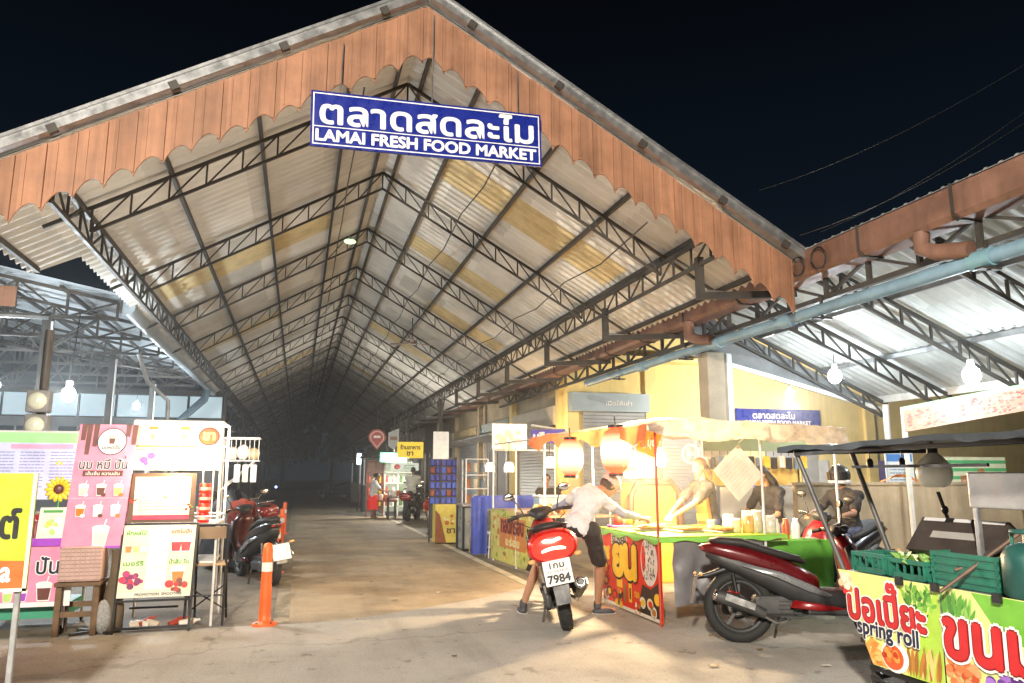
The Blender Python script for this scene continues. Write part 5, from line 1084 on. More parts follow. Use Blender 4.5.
for i in range(40): x = .01+q.random()*.18; P.leaf(x, .34+q.random()*.08, .14, .03, 1.57+q.uniform(-.5, .5), q.choice([pc('#5c9a3c'), pc('#8cbc5c'), pc('#48803a')]), 1.3+.1*(i % 20))
for i in range(60): a = q.random(); P.ell(.03+a*.2, -.08+q.random()*.26, .026, .022, q.choice([pc('#d87848'), pc('#c05030'), pc('#e89868')]), 2+.1*(i % 20), 10)
for i in range(60): P.ell(.30+q.random()*.38, -.08+q.random()*.24, .032, .028, q.choice([pc('#6a3a9a'), pc('#8454b4'), pc('#542a80'), pc('#9a6ac8')]), 2+.1*(i % 20), 12)
P.ell(.75, .02, .08, .06, W_, 5)
for o, m, k in ((.085, W_, 7), (.05, pc('#7a1418'), 8), (.03, SRED, 9)): P.text('ขนมไ', .03, .19, .72, .30, m, k, off=o)
P.build('sweets_banner', t)
for y in (4.1, 3.82, 3.4, 3.1): b = MB(); b.box((3.64, y, .85), (.02, .05, .05), BLACK); b.build('clip', t, True)
CP = [((3.69, 4.66, .84), (3.50, 4.86, 1.67)), ((4.12, 4.66, .84), (3.98, 4.86, 1.69)), ((3.72, 2.9, .84), (3.6, 2.85, 1.70)), ((4.5, 2.9, .84), (4.4, 2.85, 1.72))]
for p, q_ in CP: b = MB(); b.tube([p, q_], .018, mat('grey_post', (.12, .12, .12), .45, .5, .3, 10), 10); b.build('post', t, True)
BC = mat('black_canopy', (.035, .042, .05), .42, 0, .35, 3, dirt=.3, bump=.4, bs=8)
b = MB(); b.grid(lambda u, v: (3.42+1.35*v, 4.96-2.5*u, 1.70+.03*v+.02*NZ.noise(V((u*6, v*6, 0)))+.03*u), 40, 16, BC); b.grid(lambda u, v: (3.42-.005*v, 4.96-2.5*u, 1.70+.03*u+.02*NZ.noise(V((u*6, 0, 0)))-(.035+.02*NZ.noise(V((u*14, 5, 0))))*v), 60, 2, BC); b.grid(lambda u, v: (3.42+1.35*u, 4.965, 1.70+.03*u+.02*NZ.noise(V((0, u*6, 0)))-.04*v), 20, 2, BC); b.build('canopy', t, True)
b = MB(); b.bar((3.98, 4.85, 1.56), (4.0, 3.7, 1.56), .02, BLACK); b.bar((3.5, 4.86, 1.66), (4.7, 4.86, 1.68), .025, BLACK); b.bar((3.5, 4.86, 1.65), (3.6, 2.85, 1.68), .025, BLACK); b.tube([(3.6, 4.7, 1.655), (3.65, 3, 1.665)], .006, BLACK, 5); b.build('canopy_frame', t, True)
for i, (px, py) in enumerate(((870, 463), (902, 462))): p = at(px, py, 4.45); b = MB(); b.lathe([(.02, -.03), (.022, .01), (.012, .03)], p, BLACK, 12); b.tube([p+V((0, 0, .03)), p+V((0, 0, 1.69-p.z))], .004, BLACK, 5); s = b.build('lamp_socket', t, True)
p = at(934, 472, 4.2); s = thing('globe_lamp', 'unlit milky white globe lamp hanging under the black canopy', 'lamp', p); b = MB(); b.lathe([(.03, .13), (.06, .10), (.1, .05), (.112, 0), (.105, -.05), (.08, -.09), (.05, -.1)], (0, 0, 0), mat('milky_globe', (.78, .76, .68), .3, 0, .08, 6), 24); b.build('globe', s); b = MB(); b.lathe([(.035, .12), (.03, .19)], (0, 0, 0), BLACK, 14); b.tube([(.0, 0, .18), (0, 0, 1.72-p.z)], .008, BLACK, 6); b.build('fitting', s)
t2 = thing('lamp_stand', 'jointed black lamp stand rising behind the black case', 'lamp stand', at(948, 520, 4.2)); b = MB(); a = at(938, 492, 4.2); c = at(950, 525, 4.2); b.tube([a, c], .012, BLACK, 8); b.ell(at(945, 510, 4.2), (.022, .022, .03), BLACK); b.tube([c, V((c.x, c.y, .85))], .01, BLACK, 8); b.build('arm', t2, True)
def crate(loc, w, d, h, lab, rz=0, grp='green plastic crates on the spring roll cart'):
    s = thing('plastic_crate', lab, 'crate', loc, rz, grp); b = MB()
    b.box((0, 0, .006), (w-.02, d-.02, .012), GREEN)
    for sy in (-1, 1):
        b.box((0, sy*d/2, h-.01), (w+.02, .016, .025), GREEN); b.box((0, sy*(d/2-.006), .02), (w, .012, .035), GREEN)
        for i in range(9): b.box((-w/2+w*i/8, sy*(d/2-.006), h/2), (.014 if i % 4 else .03, .010, h-.02), GREEN)
        b.box((0, sy*(d/2-.005), h*.5), (w, .008, .012), GREEN)
    for sx in (-1, 1):
        b.box((sx*w/2, 0, h-.01), (.016, d+.02, .027), GREEN); b.box((sx*(w/2-.006), 0, .02), (.012, d, .036), GREEN)
        for i in range(6): b.box((sx*(w/2-.006), -d/2+d*i/5, h/2), (.010, .014, h-.022), GREEN)
    b.build('basket', s); return s
crate((3.86, 4.46, .85), .26, .30, .13, 'green crate nearest the leaning post of the cart')
c2 = crate((3.86, 4.12, .85), .26, .30, .12, 'green crate filled with leafy vegetables in the middle of the cart')
for i in range(9):
    q = random.Random(i); b = MB(); c = V((3.78+.08*(i % 3), 4.02+.09*(i//3), .95+q.random()*.02)); 
    for k in range(8): a = V((q.gauss(0, 1), q.gauss(0, 1), q.random())).normalized(); e = a.orthogonal().normalized(); b.add([c, c+a*.05+e*.025, c+a*.09, c+a*.05-e*.025], [(0, 1, 2, 3)], [pc('#5a8a3c'), pc('#8ab060'), pc('#c8d0a0')][k % 3])
    b.ell(c, (.03, .03, .025), pc('#6a9448'), None, 8, 5)
    tag(b.build('leafy_vegetable'), 'leafy vegetable bunch lying in the middle green crate', 'vegetable', 'vegetables in the middle crate')
for k in range(4): crate((3.9, 3.70, .85+k*.045), .30, .46, .06, ['bottom', 'second', 'third', 'topmost'][k]+' shallow green tray in the stack under the black case', 0, 'stacked shallow green trays')
crate((3.95, 3.14, .85), .3, .36, .14, 'green crate behind the grey metal post')
for k in range(2):
    b = MB(); b.bev((4.25, 3.2+.1*k, .93+.1*k), (.25, .4, .06), mat('bluegreen', (.04, .16, .15), .5), .015); tag(b.build('cool_box_lid'), ['lower dark teal lid lying behind the green crate', 'upper dark teal lid lying behind the green crate'][k], 'lid')
t2 = thing('black_case', 'open black carrying case tilted on top of the stacked green trays', 'case', (3.98, 3.95, 1.03)); P = Panel((3.84, 4.24, 1.03), (.1, -1, 0), (.62, 0, .78)); CB = mat('case_black', (.045, .036, .032), .5, 0, .3, 6, dirt=.3); P.slab(.60, .25, .07, CB); P.rect(.13, .10, .47, .15, mat('case_label', (.3, .29, .27), .4), 1); P.rect(.02, .225, .58, .25, mat('case_edge', (.5, .5, .5), .4), 1); P.rect(.18, .222, .24, .252, BLACK, 2); P.rect(.36, .222, .42, .252, BLACK, 2); P.build('shell', t2)
b = MB(); b.bev((4.08, 3.92, 1.05), (.3, .56, .06), CB, .02); b.build('base', t2, True)
t2 = thing('purple_bag', 'purple plastic bag slumped behind the middle crate', 'bag', (4.2, 4.05, .86)); b = MB(); PB = mat('purple_plastic', (.2, .12, .42), .35, 0, .3, 8, bump=.6, bs=20)
b.grid(lambda u, v: (4.2+(.13-.09*v**2+.03*NZ.noise(V((u*5, v*4, 0))))*math.cos(2*pi*u), 4.1+(.14-.09*v**2+.03*NZ.noise(V((v*5, u*4, 0))))*math.sin(2*pi*u), .86+.3*v), 24, 14, PB); b.build('bag', t2, True)
t2 = thing('white_lid', 'white polystyrene lid lying behind the black case', 'lid', (4.3, 3.5, 1.05)); b = MB(); b.bev((4.32, 3.45, 1.1), (.3, .5, .035), OFFW, .01, ry=-.15); b.box((4.32, 3.45, .97), (.2, .4, .24), mat('foam', (.6, .6, .58), .6)); b.build('lid', t2, True)
t2 = thing('metal_hood', 'grey sheet metal hood box standing on a post at the end of the cart', 'hood', (3.95, 3.2, .85)); STN = mat('stained_steel', (.36, .36, .36), .4, .5, .3, 6, dirt=.5)
p0 = at(975, 507, 3.75); b = MB(); b.bev((p0.x+.12, 3.45, p0.z+.10), (.3, .62, .21), STN, .008); b.build('box', t2, True); b = MB(); b.bev((p0.x-.02, 3.72, (.85+p0.z)/2), (.03, .03, p0.z-.85), GALV, .004); b.bar((p0.x, 3.72, .93), (p0.x, 3.1, .93), .03, GALV); b.build('post', t2, True)
for i, (a, c) in enumerate((((940, 592, 3.7), (1024, 530, 3.5)), ((955, 570, 3.75), (1024, 552, 3.5)))):
    b = MB(); a_, c_ = at(*a), at(*c); b.tube([a_, c_+(c_-a_)*.4], .011, mat('rusty_rod', (.14, .09, .07), .6, .3, .4, 20), 8); tag(b.build('iron_rod'), ['longer rusty rod leaning across the grey metal post', 'flatter rusty rod crossing behind the grey metal post'][i], 'rod')
t2 = thing('gas_cylinder', 'dark green gas cylinder at the right end of the cart', 'gas cylinder', (3.95, 3.02, .85)); p0 = at(1024, 580, 3.3); b = MB(); b.lathe([(.10, 0), (.13, .02), (.13, .22), (.1, .27), (.04, .29)], (p0.x+.05, 3.3, .852), mat('gas_green', (.02, .09, .08), .4, .1, .3, 6, dirt=.4), 24); b.build('body', t2, True); b = MB(); b.torus((p0.x+.05, 3.3, 1.2), .07, .01, mat('gas_green', (.02, .09, .08)), (0, 0, 1)); 
for a in range(3): b.tube([(p0.x+.05+.07*math.cos(a*2.1), 3.3+.07*math.sin(a*2.1), 1.12), (p0.x+.05+.07*math.cos(a*2.1), 3.3+.07*math.sin(a*2.1), 1.2)], .01, GREEN, 6)
b.lathe([(.02, 0), (.02, .06)], (p0.x+.05, 3.3, 1.14), ALU, 10); b.build('valve_guard', t2, True)
t2 = thing('plastic_chair', 'dark teal plastic chair back rising behind the gas cylinder', 'chair', (4.75, 3.3, 0)); b = MB(); TL = mat('teal_plastic', (.04, .17, .18), .4, 0, .15)
b.bev((4.75, 3.3, .44), (.42, .42, .03), TL, .01); b.build('seat', t2, True); b = MB(); b.bev((4.56, 3.3, .95), (.03, .44, .06), TL, .01); b.bev((4.56, 3.3, .7), (.03, .4, .3), TL, .01)
for y in (3.09, 3.51): b.bar((4.56, y, .44), (4.55, y, 1.3), .035, TL)
b.bev((4.555, 3.3, 1.3), (.04, .46, .06), TL, .015); b.build('backrest', t2, True)
for sx in (-.18, .18):
    for sy in (-.18, .18): b = MB(); b.bar((4.75+sx, 3.3+sy, 0), (4.75+sx, 3.3+sy, .43), .035, TL); b.build('leg', t2, True)
# stall beyond, on the right
p = at(905, 432, 9.0); p1 = at(1040, 408, 7.9); t2 = thing('curry_stall', 'market stall with a faded red patterned valance beyond the beige partition', 'market stall', (p.x+1, 9.2, 0))
P = Panel(p, p1-p, (0, 0, 1)); w = (p1-p).length; P.slab(w, .33, .02, pc('#b08878')); q = random.Random(3)
for i in range(170): x = q.uniform(.03, w-.05); y = q.uniform(.03, .28); P.ell(x, y, q.uniform(.015, .035), .014, q.choice([pc('#a04840'), pc('#c8b0a4'), pc('#b06a60'), pc('#8c6a60')]), 1+(i % 10)*.1, 8)
P.rect(0, .3, w, .36, pc('#8ccc9a'), 2); P.build('valance', t2)
for f in (0.02, .98): b = MB(); e = p.lerp(p1, f)+V((0, .05, 0)); b.bar((e.x, e.y, 0), (e.x, e.y, e.z+.35), .05, WHITEM); b.build('post', t2, True)
p = at(946, 490, 9.6); P = Panel(p, (1, 0, 0), (0, 0, 1)); P.slab(1.2, .5, .02, pc('#d6e0c4'))
for k in range(4): P.rect(0, .04+k*.12, 1.2, .09+k*.12, pc('#58b078'), 1)
for k in range(5): P.text('แกง', .3+k*.17, .1+.05*(k % 3), .12, .12, pc('#c03a2a'), 2, off=.03)
P.build('menu_panel', t2); b = MB(); b.bar(P.p(.05, -1.3, -12), P.p(.05, .5, -12), .04, WHITEM); b.bar(P.p(1.15, -1.3, -12), P.p(1.15, .5, -12), .04, WHITEM); b.build('menu_stand', t2, True)
p = at(888, 490, 9.6); P = Panel(p, (1, 0, 0), (0, 0, 1)); t2 = thing('poster_board', 'pale blue and white poster board with blue top left of the striped menu', 'poster', p); P.slab(.5, .55, .02, pc('#c8d4dc')); P.rect(.02, .42, .48, .53, pc('#4a7ac0'), 1); P.lines(.06, .34, .36, 6, .05, pc('#8898a8'), 1, .02, 9); P.build('board', t2); b = MB(); b.bar(P.p(.25, -1.3, -12), P.p(.25, .5, -12), .04, WHITEM); b.build('leg', t2, True)
b = MB(); c = at(905, 488, 9.1); b.grid(lambda u, v: (c.x-.3+.7*u, 9.25-.05*v, 1.4+.07*math.sin(pi*u)+.03*NZ.noise(V((u*6, v*4, 0)))-.0*v+(.04 if .2 < u < .8 else 0)*v), 16, 6, pc('#e89048')); tag(b.build('orange_cloth'), 'orange cloth heaped on top of the beige partition', 'cloth')

for i, (p, m) in enumerate((((8.0, 10.0, 3.02), COLDB), ((8.0, 7.5, 2.72), COLDB))):
    bulb(p, .1, ['far cold white lamp hanging under the right lean-to roof', 'near cold white lamp hanging under the right lean-to roof'][i], m, .22, 'cold lamps under the lean-to roof')
bulb((10.9, 15.2, 3.35), .09, 'white lamp lighting the yellow wall behind the lean-to', COLDB, .3); bulb((-6, 17.6, 3.3), .08, 'added cold lamp that brightens the roof of the left side bay', COLDB, .8); bulb((-4.2, 22.0, 3.3), .08, 'cold lamp hanging at the far end of the left side bay', COLDB, .8)  # bulb in the middle of the left bay is added to brighten its sheets
for x, y, z, l in ((10.9, 15.2, 3.84, 3),):
    pass
# ---------------------------------------------------------------- people
def cone_cap(mb, p, q, r1, r2, m, n=14, round_=True):
    p, q = V(p), V(q); d = q-p; L_ = d.length; d.normalize()
    pr = []
    if round_:
        for a in (-80, -60, -40, -20, 0): pr.append((r1*math.cos(rad(a)), r1*math.sin(rad(a))))
        for a in (0, 20, 40, 60, 80): pr.append((r2*math.cos(rad(a)), L_+r2*math.sin(rad(a))))
    else: pr = [(r1, 0), (r2, L_)]
    mb.lathe(pr, p, m, n, d)
def frame(f, u):
    f = V(f).normalized(); s = f.cross(V(u)).normalized(); u = s.cross(f).normalized()      # s = right
    return M(((s.x, f.x, u.x), (s.y, f.y, u.y), (s.z, f.z, u.z)))                             # local x right, y forward, z up
def remesh(mb, voxel, smooth=4, fac=.5):
    me = mb.mesh('m'); o = bpy.data.objects.new('m', me)
    a = o.modifiers.new('r', 'REMESH'); a.mode = 'VOXEL'; a.voxel_size = voxel; a.use_smooth_shade = True
    s = o.modifiers.new('s', 'SMOOTH'); s.iterations = smooth; s.factor = fac
    r = evaluated(o); bpy.data.meshes.remove(me)
    r.polygons.foreach_set('use_smooth', [True]*len(r.polygons)); return r
def ruffle(me, a, f):
    n = len(me.vertices); co = [0.]*(3*n); no = [0.]*(3*n); me.vertices.foreach_get('co', co); me.vertices.foreach_get('normal', no)
    for i in range(n):
        k = a*NZ.noise(V(co[3*i:3*i+3])*f)
        for j in range(3): co[3*i+j] += no[3*i+j]*k
    me.vertices.foreach_set('co', co); me.update()
def link(me, name, parent, mats):
    me.materials.clear()
    for m in mats: me.materials.append(m)
    o = bpy.data.objects.new(name, me); COL.objects.link(o); o.parent = parent; return o
SKIN = mat('skin', (.42, .22, .13), .5, 0, .1, 12); SKIND = mat('skin_dark', (.28, .14, .08), .5, 0, .1, 12)
LIP = mat('lips', (.3, .08, .06), .4); EYE = mat('eye_dark', (.015, .01, .01), .3); HAIR = mat('black_hair', (.012, .01, .009), .45, 0, .4, 30, bump=.5, bs=120)
HAIRB = mat('brown_hair', (.12, .06, .03), .5, 0, .4, 30, bump=.5, bs=120)
def hand(mb, w, d, up, m, side=1, curl=.5, s=1.):
    F = frame(d, up); w = V(w)
    T = lambda x, y, z: w+F @ V((x*s, y*s, z*s))
    mb.ell(T(0, .045, 0), (.04*s, .052*s, .016*s), m, F, 14, 9)
    for i, (x, L_) in enumerate(((-.03, .062), (-.01, .074), (.01, .07), (.029, .054))):
        x *= -side; c = curl*(1+.12*i); a = T(x, .085, 0); b_ = T(x*1.12, .085+L_*.5*math.cos(c*.6), -L_*.5*math.sin(c*.6)); e = T(x*1.15, .085+L_*.5*math.cos(c*.6)+L_*.5*math.cos(c*1.5), -L_*.5*math.sin(c*.6)-L_*.5*math.sin(c*1.5))
        cone_cap(mb, a, b_, .0095*s, .009*s, m, 8); cone_cap(mb, b_, e, .009*s, .0075*s, m, 8)
    x = -side*.036; cone_cap(mb, T(x*.8, .02, -.004), T(x*1.7, .05, -.02), .012*s, .0105*s, m, 8); cone_cap(mb, T(x*1.7, .05, -.02), T(x*1.6, .082, -.03), .0105*s, .008*s, m, 8)
def person(label, J, face, up=(0, 0, 1), skin=SKIN, hair=('short', None), shirt=None, sleeve='short', sleeve_mat=None, bottom=None, blen='short', shoes=None, cap=None, apron=None, s=1., vox=.009, group=None, skirt=False):
    """J: joints in world coordinates (pel, neck, head, shR, elR, wrR, shL ..., hpR, knR, anR, toR ...)"""
    J = {k: V(v) for k, v in J.items()}; an = (J['anR']+J['anL'])/2
    root = thing('person', label, 'person', (an.x, an.y, min(J['anR'].z, J['anL'].z)-.07), 0, group)
    I = rootmat(root).inverted(); J = {k: I @ v for k, v in J.items()}; FU = frame(face, up); H = J['head']; hs = s
    b = MB(); pel, neck = J['pel'], J['neck']; ch = pel.lerp(neck, .68); wa = pel.lerp(neck, .3)
    ax = (J['shL']-J['shR']).normalized(); up_t = (neck-pel).normalized(); fw = up_t.cross(ax).normalized()*-1
    TM = M(((ax.x, fw.x, up_t.x), (ax.y, fw.y, up_t.y), (ax.z, fw.z, up_t.z)))
    def torso(mb, g, m):
        mb.ell(ch, ((.158+g)*s, (.108+g)*s, (.19+g)*s), m, TM, 18, 12); mb.ell(wa, ((.13+g)*s, (.098+g)*s, (.17+g)*s), m, TM, 18, 12); mb.ell(pel, ((.158+g)*s, (.115+g)*s, (.125+g)*s), m, TM, 18, 12)
        for k in 'RL': cone_cap(mb, ch.lerp(neck, .7), J['sh'+k], (.07+g)*s, (.055+g)*s, m)
    torso(b, 0, skin); cone_cap(b, neck-up_t*.04*s, H-FU @ V((0, .02, .04))*s, .052*s, .047*s, skin)
    for k in 'RL':
        cone_cap(b, J['sh'+k], J['el'+k], .047*s, .037*s, skin); cone_cap(b, J['el'+k], J['wr'+k], .038*s, .026*s, skin)
        cone_cap(b, J['hp'+k], J['kn'+k], .082*s, .052*s, skin); kn, an_ = J['kn'+k], J['an'+k]; mid = kn.lerp(an_, .3)
        cone_cap(b, kn, mid, .05*s, .054*s, skin); cone_cap(b, mid, an_, .054*s, .034*s, skin); cone_cap(b, an_-V((0, 0, .03))*s, J['to'+k], .036*s, .026*s, skin)
        d = J.get('hd'+k, J['wr'+k]-J['el'+k]); d = (d-J['wr'+k]) if 'hd'+k in J else d; hand(b, J['wr'+k], d, V((0, 0, 1)) if abs(d.normalized().z) < .9 else fw, skin, 1 if k == 'R' else -1, J.get('curl', V((.6, 0, 0)))[0], s)
    T = lambda x, y, z: H+FU @ V((x, y, z))*hs
    b.ell(T(0, -.012, .025), (.074*hs, .094*hs, .092*hs), skin, FU, 18, 12); b.ell(T(0, .022, -.045), (.056*hs, .066*hs, .07*hs), skin, FU, 16, 10); b.ell(T(0, .055, -.09), (.028*hs, .026*hs, .022*hs), skin, FU)
    cone_cap(b, T(0, .082, .015), T(0, .104, -.022), .008*hs, .014*hs, skin, 8)
    for x in (-1, 1): b.ell(T(x*.074, -.008, -.008), (.011*hs, .02*hs, .031*hs), skin, FU, 10, 7)
    me = remesh(b, vox*.8 if vox < .01 else vox, 3); o = link(me, 'body', root, [skin, EYE, LIP, W_])
    npoly = len(me.polygons); cs = [0.]*(3*npoly); me.polygons.foreach_get('center', cs); ix = [0]*npoly; FT = FU.transposed()
    for i in range(npoly):
        c = V(cs[3*i:3*i+3])-H
        if c.length > .2: continue
        c = FT @ c/hs
        if c.y > .055:
            for x in (-.03, .03):
                if (abs(c.x-x) < .014 and abs(c.z-.005) < .007) or (abs(c.x-x) < .02 and abs(c.z-.03) < .005): ix[i] = 1
            if abs(c.x) < .024 and abs(c.z+.058) < .008: ix[i] = 2
    me.polygons.foreach_set('material_index', ix); me.update()
    # clothes
    if shirt:
        b = MB(); torso(b, .022, shirt)
        if not skirt: pass
        for k in 'RL':
            e = J['el'+k] if sleeve == 'short' else J['wr'+k]
            if sleeve == 'short': cone_cap(b, J['sh'+k], J['sh'+k].lerp(J['el'+k], .72), .066*s, .068*s, shirt)
            else: cone_cap(b, J['sh'+k], J['sh'+k].lerp(J['el'+k], .45), .066*s, .06*s, shirt)
        me = remesh(b, vox, 5); 
        ruffle(me, .013, 13); ruffle(me, .006, 31)
        link(me, 'shirt', root, [shirt])
        if sleeve == 'long':
            for k in 'RL':
                b = MB(); cone_cap(b, J['sh'+k].lerp(J['el'+k], .2), J['el'+k], .055*s, .047*s, sleeve_mat or shirt); cone_cap(b, J['el'+k], J['wr'+k].lerp(J['el'+k], .06), .047*s, .035*s, sleeve_mat or shirt)
                me = remesh(b, vox, 4)
                ruffle(me, .009, 20)
                link(me, 'sleeve', root, [sleeve_mat or shirt])
    if bottom:
        b = MB(); b.ell(pel-up_t*.03, (.168*s, .125*s, .12*s), bottom, TM, 18, 12)
        if skirt:
            kc = (J['knR']+J['knL'])/2; lo = kc.lerp((J['anR']+J['anL'])/2, .35); cone_cap(b, pel, lo, .165*s, .19*s, bottom, 18, False)
        else:
            for k in 'RL':
                cone_cap(b, J['hp'+k], J['hp'+k].lerp(J['kn'+k], .8 if blen == 'short' else 1), .099*s, .086*s if blen == 'short' else .068*s, bottom)
                if blen == 'long': cone_cap(b, J['kn'+k], J['an'+k], .068*s, .054*s, bottom)
        me = remesh(b, vox, 5)
        ruffle(me, .014, 12)
        link(me, 'skirt' if skirt else ('shorts' if blen == 'short' else 'trousers'), root, [bottom])
    if shoes:
        for k in 'RL':
            a, t_ = J['an'+k], J['to'+k]; d = (t_-a); d.z = 0; d.normalize(); z0 = min(a.z, t_.z)-.055*s; Fr = frame(d, (0, 0, 1)); c = V((a.x, a.y, z0+.03))+d*.07
            b = MB(); b.ell(c+V((0, 0, .014)), (.046*s, .132*s, .044*s), shoes, Fr, 16, 10); cone_cap(b, a-V((0, 0, .02)), a+V((0, 0, .02)), .046*s, .042*s, shoes); me = remesh(b, .009, 2); sh = link(me, 'shoe', root, [shoes])
            b = MB(); pts = []
            for zz in (-.034, -.008): pts.append([c+Fr @ V((.05*s*math.cos(q)*(1-.12*math.sin(q)), .138*s*math.sin(q), zz)) for q in [2*pi*i/20 for i in range(20)]])
            b.add(pts[0]+pts[1], [(i, (i+1) % 20, 20+(i+1) % 20, 20+i) for i in range(20)]+[list(range(20))[::-1], list(range(20, 40))], W_); b.build('sole', sh)
    style, hm = hair
    if style:
        hm = hm or HAIR; b = MB()
        b.ell(T(0, -.026, .034 if not cap else -.005), (.084*hs, .096*hs, (.094 if not cap else .07)*hs), hm, FU, 18, 12)
        if style == 'long':
            for x in (-.05, -.02, .02, .05): cone_cap(b, T(x, -.06, .03), T(x*1.5, -.085, -.16), .045*hs, .05*hs, hm); cone_cap(b, T(x*1.5, -.085, -.16), T(x*1.3, -.08, -.34), .05*hs, .03*hs, hm)
        if style == 'bun': b.ell(T(0, -.13, .03), (.05*hs, .045*hs, .05*hs), hm, FU); cone_cap(b, T(0, -.1, .0), T(.0, -.16, -.1), .03*hs, .02*hs, hm)
        if style == 'tail': cone_cap(b, T(0, -.1, .02), T(0, -.16, -.12), .032*hs, .028*hs, hm); cone_cap(b, T(0, -.16, -.12), T(0, -.15, -.2), .028*hs, .012*hs, hm)
        me = remesh(b, .009, 3)
        ruffle(me, .006, 40)
        link(me, 'hair', root, [hm])
    if cap:
        b = MB(); b.ell(T(0, -.008, .052), (.095*hs, .112*hs, .086*hs), cap, FU, 18, 12); me = remesh(b, .008, 2); c_ = link(me, 'cap', root, [cap])
        b = MB(); b.grid(lambda u, v: T((u-.5)*.15*(1-.25*v*v), .075+.085*v-.06*(2*u-1)**2*v, .062-.02*(2*u-1)**2-.012*v), 12, 6, cap); b.grid(lambda u, v: T((u-.5)*.15*(1-.25*v*v), .075+.085*v-.06*(2*u-1)**2*v, .056-.02*(2*u-1)**2-.012*v), 12, 6, cap); b.build('brim', c_)
    if apron:
        def ap(u, v):
            a = (u-.5)*2.4; r = (.178-.02*abs(v-.35))*s; c = pel.lerp(neck, .72-.95*v)
            return c+TM @ V((r*math.sin(a)*1.03, .152*s*math.cos(a)*(1 if v < .6 else 1.03), 0))*1.0
        b = MB(); b.grid(ap, 16, 14, apron); b.grid(lambda u, v: ap(.1+.8*u, .5+.18*v)+TM @ V((0, .01, 0)), 12, 4, pc('#f0a040')); b.build('apron', root)
        b = MB()
        for u in (.2, .8): p = ap(u, 0); b.tube([p, p.lerp(J['sh'+('R' if u < .5 else 'L')], .5)+TM @ V((0, .05, .06)), neck+TM @ V((0, -.06, .02))], .012, apron, 6)
        b.build('straps', root)
    return root
WSH = mat('white_tee', (.68, .66, .66), .8, 0, .08, 6, bump=.2, bs=20); GSL = mat('grey_sleeve', (.36, .36, .44), .7, 0, .15, 8, bump=.3, bs=26)
BSH = mat('black_shorts', (.03, .025, .025), .8, 0, .2, 8, bump=.3, bs=20); SHOE = mat('dark_sneaker', (.06, .06, .07), .6, 0, .3, 16)
person('customer in white tee, grey sleeves and pale cap leaning off the red scooter', dict(
    pel=(2.91, 7.84, .97), neck=(3.15, 8.02, 1.33), head=(3.36, 8.03, 1.385), shR=(3.18, 7.84, 1.24), shL=(3.04, 8.18, 1.29), elR=(3.43, 7.85, 1.08), wrR=(3.68, 7.98, 1.03), elL=(2.95, 8.48, 1.15), wrL=(2.93, 8.70, 1.12),
    hpR=(3.02, 7.75, .92), hpL=(2.83, 7.95, .92), knR=(3.2, 7.95, .53), knL=(2.60, 8.25, .58), anR=(3.24, 8.16, .10), anL=(2.46, 8.40, .10), toR=(3.42, 8.13, .04), toL=(2.47, 8.60, .04), hdR=(3.82, 8.0, 1.0), hdL=(3.0, 8.78, 1.1)),
    (.75, .12, -.55), (.5, 0, .8), SKIN, ('short', None), WSH, 'long', GSL, BSH, 'short', SHOE, mat('pale_cap', (.62, .42, .36), .7, 0, .1), s=1.02, vox=.0085)
b = MB(); b.bev((3.78, 8.06, 1.0), (.13, .09, .07), OFFW, .012, rz=.3); tag(b.build('food_box'), 'small white food box passed between the customer and the vendor', 'box')
GTE = mat('grey_tee', (.05, .042, .042), .8, 0, .15, 8, bump=.25, bs=20)
person('vendor in dark tee and orange apron reaching across the lime counter', dict(
    pel=(5.18, 9.05, .92), neck=(5.06, 8.98, 1.42), head=(4.99, 8.95, 1.60), shR=(5.05, 9.17, 1.37), shL=(5.03, 8.78, 1.35), elR=(4.78, 9.1, 1.16), wrR=(4.56, 8.95, 1.02), elL=(4.74, 8.66, 1.15), wrL=(4.45, 8.58, 1.03),
    hpR=(5.17, 9.15, .88), hpL=(5.17, 8.95, .88), knR=(5.17, 9.16, .48), knL=(5.14, 8.95, .48), anR=(5.2, 9.17, .09), anL=(5.18, 8.95, .09), toR=(5.03, 9.18, .04), toL=(5.02, 8.94, .04)),
    (-1, -.12, -.22), (0, 0, 1), SKIN, ('tail', HAIRB), GTE, 'short', None, mat('jeans', (.05, .07, .14), .8), 'long', SHOE, None, mat('orange_apron', (.75, .10, .015), .7, 0, .1), s=.97, vox=.01)
BTE = mat('black_tee', (.022, .02, .022), .8, 0, .15, 8, bump=.25, bs=20)
person('woman with long black hair and black tee looking down beside the white screen', dict(
    pel=(6.15, 9.05, .86), neck=(6.02, 9.0, 1.34), head=(5.93, 9.0, 1.50), shR=(6.0, 9.18, 1.29), shL=(6.06, 8.80, 1.28), elR=(5.85, 9.24, 1.03), wrR=(5.68, 9.1, .92), elL=(5.95, 8.70, 1.0), wrL=(5.72, 8.72, .90),
    hpR=(6.15, 9.15, .82), hpL=(6.15, 8.95, .82), knR=(6.12, 9.15, .45), knL=(6.12, 8.95, .45), anR=(6.18, 9.15, .09), anL=(6.18, 8.95, .09), toR=(6.02, 9.15, .04), toL=(6.02, 8.95, .04)),
    (-.9, .1, -.5), (-.3, 0, 1), SKIN, ('long', None), BTE, 'short', None, mat('jeans', (.05, .07, .14)), 'long', SHOE, s=.95, vox=.01)
